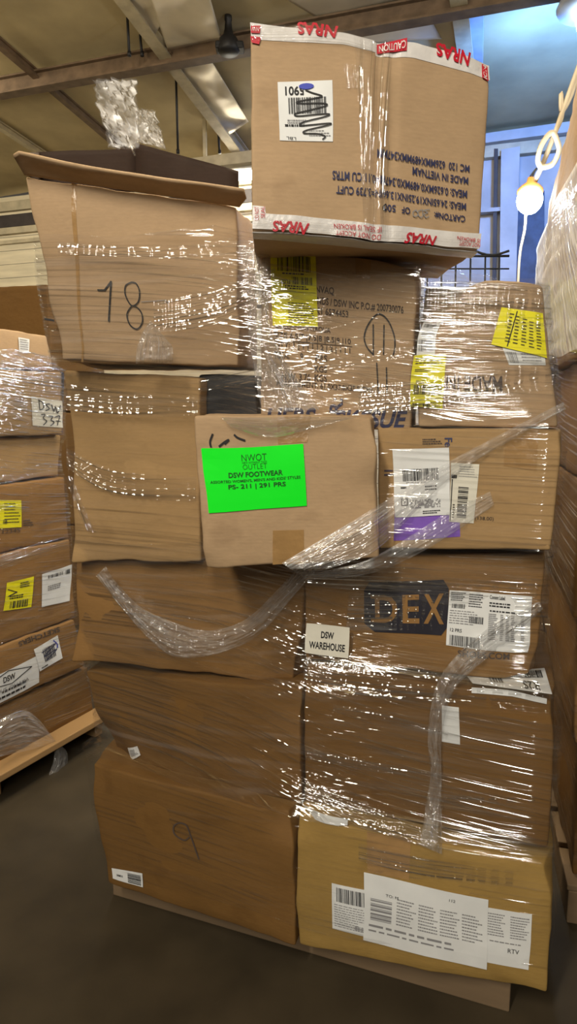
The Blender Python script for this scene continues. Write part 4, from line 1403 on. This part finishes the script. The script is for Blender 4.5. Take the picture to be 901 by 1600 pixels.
for Cx, q, m, sd, lab in ((L2, [(-40, 1072), (58, 1022), (60, 1066), (-40, 1118)], M_PAPER, 1, 'white label with DSW in a diamond'), (L2, [(50, 1014), (88, 991), (95, 1028), (60, 1048)], M_PAPER, 2, 'white barcode sticker with pen marks'),
                     (L3, [(9, 909), (50, 900), (46, 950), (3, 955)], M_YEL, 3, 'yellow label'), (L3, [(63, 897), (112, 881), (108, 938), (63, 950)], M_PAPER, 4, 'white barcode label'),
                     (L4, [(-14, 780), (32, 781), (32, 824), (-14, 826)], M_YEL, 5, 'yellow label'), (L6, [(47, 619), (97, 628), (97, 668), (49, 664)], M_CREAM, 6, 'white paper with handwriting'),
                     (L7, [(26, 527), (44, 530), (43, 552), (27, 550)], M_PAPER, 7, 'small white label')):
    lb = Cx.label(q, m, label=lab, off=.003 if sd != 2 else .005)
    I_ = Cx.ink(.0045 if sd != 2 else .0062)
    if sd == 1:
        I_.text('DSW', [(2, 1058), (20, 1049), (21, 1058), (3, 1067)], M_INK, .02)
        I_.line([(-30, 1078), (10, 1047), (46, 1040), (16, 1066), (-8, 1074), (-30, 1078)], 1.2, M_INK, False)
        I_.text('COLUMBUS, OH USA', [(-34, 1092), (42, 1056), (42, 1062), (-34, 1098)], M_INKG, .01)
        I_.small(q, .42, .62, .95, .72, M_INK, 1, 4, .8); I_.small(q, .35, .8, .85, .9, M_INK, 1, 5, .8)
    elif sd == 2:
        I_.bars(q, .3, .2, .8, .75, M_INK, 14, seed=3); I_.line([bil(q, .25, .3), bil(q, .85, .25), bil(q, .3, .5), bil(q, .85, .5), bil(q, .35, .7)], 1.2, M_NAVY)
        I_.small(q, .1, .88, .5, .95, M_INK, 1, 4, .8); I_.line([bil(q, .8, .1), bil(q, .9, .3), bil(q, .88, .45)], 1.8, M_BLUE)
    elif sd == 3:
        I_.small(q, .15, .5, .85, .65, M_INK, 2, 3); I_.bars(q, .2, .7, .85, .95, M_INK, 14, seed=4); I_.line([bil(q, .05, .25), bil(q, .4, .4), bil(q, .1, .5)], 1.6, M_INK, False); I_.small(q, .5, .1, .9, .3, M_INK, 3, 8)
    elif sd == 4:
        I_.bars(q, .2, .1, .7, .2, M_INK, 14, seed=5); I_.bars(q, .78, .1, .95, .22, M_INK, 6, seed=6); I_.small(q, .2, .42, .82, .58, M_INKG, 3, 3, .6)
    elif sd == 5:
        I_.small(q, .4, .1, .95, .9, M_INK, 7, 3, .3); I_.bars(q, .35, .7, .5, .85, M_INK, 5, seed=2)
    elif sd == 6:
        for pl_ in ([(59, 625), (60, 640)], [(58, 625), (65, 629), (66, 637), (60, 640)], [(76, 631), (70, 632), (75, 638), (69, 641)], [(79, 632), (82, 642), (85, 636), (88, 645), (93, 634)],
                    [(62, 647), (68, 647), (65, 652), (70, 657), (65, 663)], [(74, 649), (80, 650), (77, 655), (82, 659), (76, 664)], [(84, 651), (92, 650), (87, 664)], [(86, 657), (93, 658)]):
            I_.line(pl_, 1.6, M_INK)
    else:
        I_.small(q, .1, .1, .9, .9, M_INKG, 5, 5, .4)
    sub(I_.done('print', None), lb)
I_ = L2.ink(.002); I_.text('SKETCHERS', rot180([(28, 1003), (92, 978), (93, 985), (29, 1010)]), M_BROWNINK, .02)
L2.local(I_.done('printed_text', None))
I_ = L4.ink(.002); I_.text('47.0X38.5(CM)', [(0, 862), (34, 853), (34, 859), (0, 868)], M_BROWNINK, .02); I_.text('12345', [(2, 828), (30, 826), (30, 832), (2, 834)], M_BROWNINK)
I_.small([(35, 813), (50, 811), (50, 822), (35, 824)], 0, 0, 1, 1, M_BROWNINK, 3, 4)
L4.local(I_.done('printed_text', None))

# a further stack glimpsed behind the left one
BK1 = Carton('BK1', 'grey-brown carton far behind the left stack, below the cream siding', M_KRD, [(-60, 450), (74, 445), (86, 640), (-60, 660)], (Vector((-2.6, 4.6, 0)), Vector((-1.2, 4.2, 0))), .6, None, .004, .004, seed=31)
BK2 = Carton('BK2', 'dim carton far behind, under the grey-brown one', M_KRD, [(-60, 662), (86, 642), (90, 820), (-60, 850)], (Vector((-2.6, 4.6, 0)), Vector((-1.2, 4.2, 0))), .6, None, .004, .004, seed=32)
BK3 = Carton('BK3', 'lowest dim carton standing on the floor behind the left stack', M_KRD, [(-60, 852), (90, 822), (94, 1003), (-60, 1040)], (Vector((-2.6, 4.6, 0)), Vector((-1.2, 4.2, 0))), .6, None, .004, .004, seed=33)
# ------------------------------------------------------------------ right pallet
RA, RB = Vector((1.09, 2.95, 0)), Vector((.80, 1.80, 0))
rd = (RB - RA).normalized(); rn = Vector((rd.y, -rd.x, 0))
if rn.x > 0: rn = -rn
RBK = math.degrees(math.atan2(-rn.x, -rn.y))
def rbox(key, label, z0, z1, off, m, cr=(), seed=0, lean=0.0, t0=0.0, t1=1.0, depth=.55):
    a = RA.lerp(RB, t0) + rn * off; b = RA.lerp(RB, t1) + rn * off
    # front pixels from real corners
    def px(p):
        d = p - EYE
        zc = d.dot(_fw); return (450.5 + F * d.x / zc, 800 - F * d.dot(_up) / zc)
    q = [px(Vector((a.x, a.y, z1 - lean))), px(Vector((b.x, b.y, z1))), px(Vector((b.x, b.y, z0))), px(Vector((a.x, a.y, z0)))]
    return Carton(key, label, m, q, (a, b), depth, RBK, .01, .008, cr, seed=seed)
pr = RB + rd * .05 + rn * .0
PX = -rd; PY = -rn
M3 = Matrix(((PX.x, PY.x, 0, pr.x), (PX.y, PY.y, 0, pr.y), (0, 0, 1, 0), (0, 0, 0, 1)))
pallet(M3, 1.3, 1.0, 'dark wooden pallet under the wrapped stack at the right edge', M_WOOD, .12)
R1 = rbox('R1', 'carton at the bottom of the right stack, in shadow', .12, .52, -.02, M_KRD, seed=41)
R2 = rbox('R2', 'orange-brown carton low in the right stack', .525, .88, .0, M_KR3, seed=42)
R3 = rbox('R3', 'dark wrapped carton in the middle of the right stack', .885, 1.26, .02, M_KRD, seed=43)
R4 = rbox('R4', 'wrapped carton in the right stack beside the purple labelled carton', 1.265, 1.58, .02, M_KR3, seed=44)
R5 = rbox('R5', 'big pale wrapped carton leaning at the top of the right stack', 1.585, 2.5, .05, M_KR2, cr=[(0, 0, 0, .35, (.03, -.05, -.04))], seed=45, lean=.40)
lb = sheet('label', R5.S, [(842, 445), (912, 430), (915, 555), (852, 540)], M_PALEY, None, .002, label='large pale yellow sheet under the film')
R5.local(lb)

# ------------------------------------------------------------------ stretch film
def hull(P):
    P = sorted(set((round(p[0], 5), round(p[1], 5)) for p in P))
    def half(S):
        h = []
        for p in S:
            while len(h) > 1 and (h[-1][0] - h[-2][0]) * (p[1] - h[-2][1]) - (h[-1][1] - h[-2][1]) * (p[0] - h[-2][0]) <= 0:
                h.pop()
            h.append(p)
        return h
    a = half(P); b = half(P[::-1])
    return a[:-1] + b[:-1]
def wrap_surface(keys, z0, z1, nz, nu, off):
    cs = [CARTONS[k] for k in keys]
    ctr = Vector((0, 0))
    for c in cs:
        ctr += c.base.to_2d()
    ctr /= len(cs)
    R = []
    for j in range(nz + 1):
        z = z0 + (z1 - z0) * j / nz
        pts = []
        for c in cs:
            for t, b in ((c.c[0], c.c[3]), (c.c[1], c.c[2]), (c.bk[0], c.bk[3]), (c.bk[1], c.bk[2])):
                zz = min(max(z, b.z), t.z)
                if abs(zz - z) < .02:
                    p = b.lerp(t, (zz - b.z) / (t.z - b.z))
                    pts.append((p.x, p.y))
        if len(pts) < 3:
            R.append(None); continue
        h = hull(pts)
        row = []
        for i in range(nu):
            g = 2 * math.pi * i / nu
            d = Vector((math.cos(g), math.sin(g)))
            best = 0
            for a, b in zip(h, h[1:] + h[:1]):
                a_ = Vector(a) - ctr; e = Vector(b) - Vector(a)
                den = d.x * e.y - d.y * e.x
                if abs(den) < 1e-9: continue
                t = (a_.x * e.y - a_.y * e.x) / den
                u = (a_.x * d.y - a_.y * d.x) / den
                if t > 0 and -1e-6 <= u <= 1 + 1e-6:
                    best = max(best, t)
            row.append(best + off)
        R.append(row)
    last = None
    for j in range(nz + 1):
        if R[j] is None: R[j] = list(last) if last else None
        last = R[j]
    for j in range(nz, -1, -1):
        if R[j] is None: R[j] = list(R[j + 1])
    # film bridges the steps between layers
    k = max(2, int(.03 / ((z1 - z0) / nz)))
    big = [[max(R[min(max(j + d, 0), nz)][i] for d in range(-k, k + 1)) for i in range(nu)] for j in range(nz + 1)]
    sm = [[sum(big[min(max(j + d, 0), nz)][i] for d in range(-k - 1, k + 2)) / (2 * k + 3) for i in range(nu)] for j in range(nz + 1)]
    return ctr, [[max(R[j][i], sm[j][i] * .6 + R[j][i] * .4) for i in range(nu)] for j in range(nz + 1)]
def film_sheet(name, ctr, R, z0, z1, m, parent, jr, off=0.0, seed=0, amp=.003, ir=None, tilt=0.0):
    nz = len(R) - 1; nu = len(R[0])
    js = list(range(jr[0], jr[1] + 1))
    ii = list(range(ir[0], ir[1] + 1)) if ir else list(range(nu + 1))
    vs, fs, uvs = [], [], []
    for j in js:
        z = z0 + (z1 - z0) * j / nz
        ulen = 0; pv = None
        for i in ii:
            g = 2 * math.pi * i / nu
            r = R[j][i % nu] + off
            p = Vector((ctr.x + r * math.cos(g), ctr.y + r * math.sin(g), z))
            w = noise.noise(Vector((p.x * 2.2, p.y * 2.2, p.z * 26 + seed))) + .6 * noise.noise(Vector((p.x * 1.1 + 9, p.y * 1.1, p.z * 70 + seed)))
            d = Vector((math.cos(g), math.sin(g), 0))
            e = 0
            if j == js[0] or j == js[-1]:
                e = .018 * noise.noise(Vector((p.x * 4, p.y * 4, seed)))
            p += d * (abs(w) * amp) + Vector((0, 0, e + tilt * (p.x)))
            if pv is not None: ulen += (p - pv).length
            pv = p
            vs.append(p); uvs.append((g * .8, z))
    w = len(ii)
    for j in range(len(js) - 1):
        for i in range(w - 1):
            fs.append((j * w + i, j * w + i + 1, (j + 1) * w + i + 1, (j + 1) * w + i))
    o = mesh(name, vs, fs, m, parent, True)
    uvl = o.data.uv_layers.new(name='UVMap')
    for lp in o.data.loops:
        uvl.data[lp.index].uv = uvs[lp.vertex_index]
    return o
main = thing('stretch_wrap', 'clear stretch film wound around the main stack of cartons', 'film', 'stretch film around the stacks')
MZ0, MZ1, MNZ, MNU = .16, 1.86, 170, 220
MC, MR = wrap_surface(['K', 'M', 'J', 'L', 'H', 'I', 'G', 'C', 'D', 'E', 'T', 'B'], MZ0, MZ1, MNZ, MNU, .010)
film_sheet('film_layer', MC, MR, MZ0, MZ1, M_FILM, main, (0, MNZ), 0, 1)
def zrow(z): return int(round((z - MZ0) / (MZ1 - MZ0) * MNZ))
film_sheet('film_band', MC, MR, MZ0, MZ1, M_FILM2, main, (zrow(1.44), zrow(1.80)), .004, 5, tilt=-.02)
film_sheet('film_band', MC, MR, MZ0, MZ1, M_FILM2, main, (zrow(.80), zrow(1.12)), .004, 9, tilt=.03)
film_sheet('film_band', MC, MR, MZ0, MZ1, M_FILM2, main, (zrow(.46), zrow(.78)), .005, 13, tilt=-.06)

def main_front(px, py, off=.02):
    """point where a photo ray meets the wrapped front of the main stack"""
    r = ray(px, py)
    best = None
    t = 1.0
    while t < 3.0:
        p = EYE + r * t
        if MZ0 < p.z < MZ1:
            d = p.to_2d() - MC
            g = math.atan2(d.y, d.x) % (2 * math.pi)
            f = g / (2 * math.pi) * MNU; i = int(f) % MNU
            j = min(max(int((p.z - MZ0) / (MZ1 - MZ0) * MNZ), 0), MNZ)
            if d.length < MR[j][i] + off:
                return p
        t += .004
    return EYE + r * 1.6
def ribbon(name, left, right, m, parent, n=60, k=10, amp=.006, lift=.02, seed=0, front=None, ux=.6, uy=.25):
    """a gathered strip of film between two edge lines given in the photo, lying on the wrapped front"""
    front = front or main_front
    Lp = spline([Vector((a[0], a[1], 0)) for a in left], 12); Rp = spline([Vector((a[0], a[1], 0)) for a in right], 12)
    def smp(P, t):
        f = t * (len(P) - 1); i = min(int(f), len(P) - 2); return P[i].lerp(P[i + 1], f - i)
    vs, fs, uvs = [], [], []
    L0 = 0; pv = None
    for i in range(n + 1):
        t = i / n
        a, b = smp(Lp, t), smp(Rp, t)
        for j in range(k + 1):
            s = j / k
            q = a.lerp(b, s)
            p = front(q.x, q.y, lift)
            nr = (EYE - p).normalized()
            c = noise.noise(Vector((t * 6 + seed, s * 5, seed))) * .5 + abs(noise.noise(Vector((t * 11, s * 11, seed + 4)))) + .35 * noise.noise(Vector((t * 40, s * 16, seed + 9)))
            p = p + nr * (amp * c + amp * math.sin(math.pi * s))
            if j == 0:
                if pv is not None: L0 += (p - pv).length
                pv = p
            vs.append(p); uvs.append((L0 * ux, s * uy))
    w = k + 1
    for i in range(n):
        for j in range(k):
            fs.append((i * w + j, i * w + j + 1, (i + 1) * w + j + 1, (i + 1) * w + j))
    o = mesh(name, vs, fs, m, parent, True)
    uvl = o.data.uv_layers.new(name='UVMap')
    for lp in o.data.loops:
        uvl.data[lp.index].uv = uvs[lp.vertex_index]
    return o
M_BUNDLE = film('gathered_film', base=.07, milk=.34, gl=.55, sx=1.5, sy=150, dist=.005, rough=.1, mbase=.14)
# drooping loop of film across the third row
ribbon('film_swag', [(165, 885), (178, 905), (215, 945), (260, 968), (320, 985), (380, 970), (430, 925), (470, 880)],
       [(150, 900), (190, 950), (235, 1000), (272, 1026), (330, 1024), (400, 995), (460, 930), (500, 884)], M_ROPE, main, 150, 28, .020, .016, 3, None, 1.0, .12)
# gathered rope running down the right column
ribbon('film_rope', [(842, 940), (770, 975), (712, 1025), (680, 1075), (668, 1150), (672, 1210), (663, 1270), (655, 1320)],
       [(848, 952), (795, 1000), (735, 1050), (706, 1085), (690, 1150), (690, 1215), (690, 1275), (690, 1335)], M_ROPE, main, 150, 18, .022, .016, 7, None, 1.0, .06)
# diagonal band from the green-sign carton up to the right
def diag_front(px, py, off):
    p = main_front(px, py, off)
    fp = on_plane(px, py, Fc.p + Fc.n * .024, Fc.n)
    t = max(0, min(1, (612 - px) / 30.0))
    return p.lerp(fp, t) if py < 890 else p
ribbon('film_band', [(440, 880), (520, 832), (590, 790), (700, 722), (880, 628)], [(470, 900), (545, 878), (600, 850), (710, 742), (884, 640)], M_BUNDLE, main, 110, 24, .008, .022, 11, diag_front, 1.0, .14)
ribbon('film_band', [(470, 898), (560, 880), (620, 850), (700, 800), (765, 768)], [(478, 906), (570, 898), (640, 872), (712, 830), (772, 790)], M_BUNDLE, main, 70, 14, .005, .02, 17, diag_front, 1.0, .06)
# film strip lapping over the top edge of the carton with the green sign
def f_front(px, py, off):
    return on_plane(px, py, Fc.p + Fc.n * .016, Fc.n)
ribbon('film_patch', [(345, 652), (420, 652), (500, 651), (560, 652)], [(362, 668), (420, 684), (480, 672), (540, 656)], M_ROPE, main, 40, 8, .004, .01, 23, f_front, 1.0, .6)
def d_front(px, py, off):
    return main_front(px, py, .026)
ribbon('film_patch', [(372, 384), (384, 440), (388, 520), (400, 600), (410, 645)], [(424, 392), (420, 450), (425, 520), (470, 600), (500, 640)], M_ROPE, main, 60, 12, .008, .02, 29, d_front, .9, .5)  # milky patch stands in for glare beside the printed carton
ribbon('film_patch', [(212, 568), (214, 545), (222, 520), (236, 500)], [(270, 568), (270, 545), (264, 535), (242, 510)], M_ROPE, main, 30, 10, .006, .02, 31, None, .9, .5)  # milky patch stands in for the bright spot low on the open carton
# glossy film bands added across the front to carry extra highlights
M_STREAK = film('highlight_film', base=.06, milk=.10, gl=.75, sx=1.1, sy=150, dist=.0042, rough=.07)
for i, (l_, r_, w_) in enumerate((
        ([(480, 872), (600, 876), (846, 905)], [(480, 915), (600, 925), (842, 935)], .07),
        ([(545, 925), (640, 930), (700, 940)], [(540, 985), (640, 985), (700, 985)], .09),
        ([(476, 1028), (600, 1038), (862, 1078)], [(474, 1066), (600, 1092), (868, 1116)], .06),
        ([(520, 1100), (600, 1115), (700, 1142)], [(520, 1112), (600, 1128), (700, 1156)], .02),
        ([(476, 1168), (580, 1190), (700, 1208)], [(476, 1184), (580, 1206), (700, 1226)], .03),
        ([(476, 1218), (580, 1260), (690, 1303)], [(474, 1252), (570, 1292), (684, 1332)], .06),
        ([(690, 1240), (780, 1246), (862, 1244)], [(690, 1252), (780, 1256), (862, 1252)], .018),
        ([(560, 1318), (680, 1345), (810, 1362)], [(560, 1345), (680, 1372), (800, 1385)], .05),
        ([(656, 436), (740, 440), (846, 450)], [(654, 505), (740, 512), (852, 520)], .12),
        ([(560, 600), (720, 590), (868, 556)], [(560, 648), (720, 632), (868, 606)], .07),
        ([(310, 590), (450, 566), (650, 540)], [(310, 612), (450, 588), (650, 556)], .03),
        ([(90, 378), (240, 386), (420, 372)], [(90, 396), (240, 404), (420, 396)], .03),
        ([(104, 700), (180, 735), (306, 745)], [(104, 730), (180, 772), (306, 785)], .05),
        ([(100, 745), (118, 790), (135, 830)], [(112, 745), (132, 795), (150, 832)], .02),
        ([(104, 600), (200, 612), (308, 620)], [(104, 640), (200, 650), (308, 650)], .05),
        ([(240, 470), (340, 452), (430, 415)], [(240, 520), (340, 506), (430, 470)], .08))):
    ribbon('film_band', l_, r_, M_STREAK, main, 60, 10, .0005, .016, 60 + i, None, 1.0, w_)
# clear tape and film pieces added for shine on the fold of the topmost carton
nb = lambda px, py, off: NB.S.pt(px, py, .005)
for l_, r_, sd in (([(548, 62), (552, 160), (556, 260), (562, 366)], [(602, 68), (600, 160), (600, 260), (602, 370)], 81), ([(530, 108), (536, 148)], [(560, 112), (562, 150)], 83),
                   ([(395, 40), (480, 44), (575, 62)], [(395, 66), (480, 72), (575, 86)], 85), ([(395, 340), (560, 360), (745, 376)], [(395, 356), (560, 376), (745, 388)], 87)):
    NB.local(ribbon('clear_tape', l_, r_, M_FILM2, None, 60, 10, .0025, 0, sd, nb, 1.0, .06))
# left and right stacks
lw = thing('stretch_wrap', 'clear stretch film wound around the left stack of cartons', 'film', 'stretch film around the stacks')
C_, R_ = wrap_surface(['L1', 'L2', 'L3', 'L4', 'L5', 'L6', 'L7'], .15, 1.66, 110, 160, .012)
film_sheet('film_layer', C_, R_, .15, 1.66, M_FILM2, lw, (0, 110), 0, 41)
film_sheet('film_band', C_, R_, .15, 1.66, M_FILM2, lw, (84, 110), .005, 44, amp=.006)
film_sheet('film_band', C_, R_, .15, 1.66, M_FILM2, lw, (62, 72), .005, 47, tilt=.0)
rw = thing('stretch_wrap', 'clear stretch film wound around the right stack of cartons', 'film', 'stretch film around the stacks')
C_, R_ = wrap_surface(['R1', 'R2', 'R3', 'R4', 'R5'], .16, 2.5, 120, 160, .012)
film_sheet('film_layer', C_, R_, .16, 2.5, M_FILM2, rw, (0, 120), 0, 51, amp=.008)
film_sheet('film_band', C_, R_, .16, 2.5, M_FILMR, rw, (74, 120), .006, 53, amp=.016)

def lfront(px, py, off):
    return on_plane(px, py, LA + ln * (.03 + off), ln)
ribbon('film_tail', [(-10, 1130), (40, 1110), (80, 1150), (84, 1185), (70, 1225)], [(-10, 1185), (45, 1172), (95, 1166), (106, 1190), (90, 1232)], M_ROPE, lw, 60, 14, .02, .03, 71, lfront, 1.0, .1)
ribbon('film_band', [(-10, 1110), (60, 1082), (142, 1036)], [(-10, 1140), (66, 1108), (142, 1062)], M_STREAK, lw, 40, 8, .004, .02, 73, lfront, 1.0, .08)
ribbon('film_band', [(-10, 872), (60, 848), (106, 836)], [(-10, 892), (60, 872), (108, 856)], M_STREAK, lw, 40, 8, .004, .02, 75, lfront, 1.0, .08)
ribbon('film_band', [(-10, 560), (60, 575), (100, 582)], [(-10, 660), (60, 672), (98, 676)], M_STREAK, lw, 40, 12, .004, .02, 77, lfront, 1.0, .22)  # band added for the strong highlight on this wrapped carton

# torn flag of film standing on the open carton
M_FLAG = film('torn_film', base=.015, milk=.14, gl=.06, sx=9, sy=14, dist=.003, rough=.3, mbase=.02)
fl = lambda x, y: on_plane(x, y, T.p - T.n * .06, T.n)
o = thing('film_scrap', 'torn crumpled clear film standing up from the open carton marked 18', 'film')
a = crumple('film_flag', [(143, 124), (213, 122), (216, 232), (170, 232)], 0, M_FLAG, '', '', .006, 3, 30, 34, fl, thick=.0004, edge=12, freq=9)
b = crumple('film_flag', [(212, 170), (242, 172), (260, 234), (214, 222)], 0, M_FLAG, '', '', .005, 6, 18, 22, fl, thick=.0004, edge=6, freq=9)
for x in (a, b):
    del x['label']; del x['category']; x.parent = o
vs, fs = tube_geo(spline([fl(212, 180), fl(215, 220), SF.pt(220, 245, .07), SF.pt(226, 262, .075)]), .0022, 6)
x = mesh('film_strand', vs, fs, M_FILM3, o, True); x.data.uv_layers.new(name='UVMap')
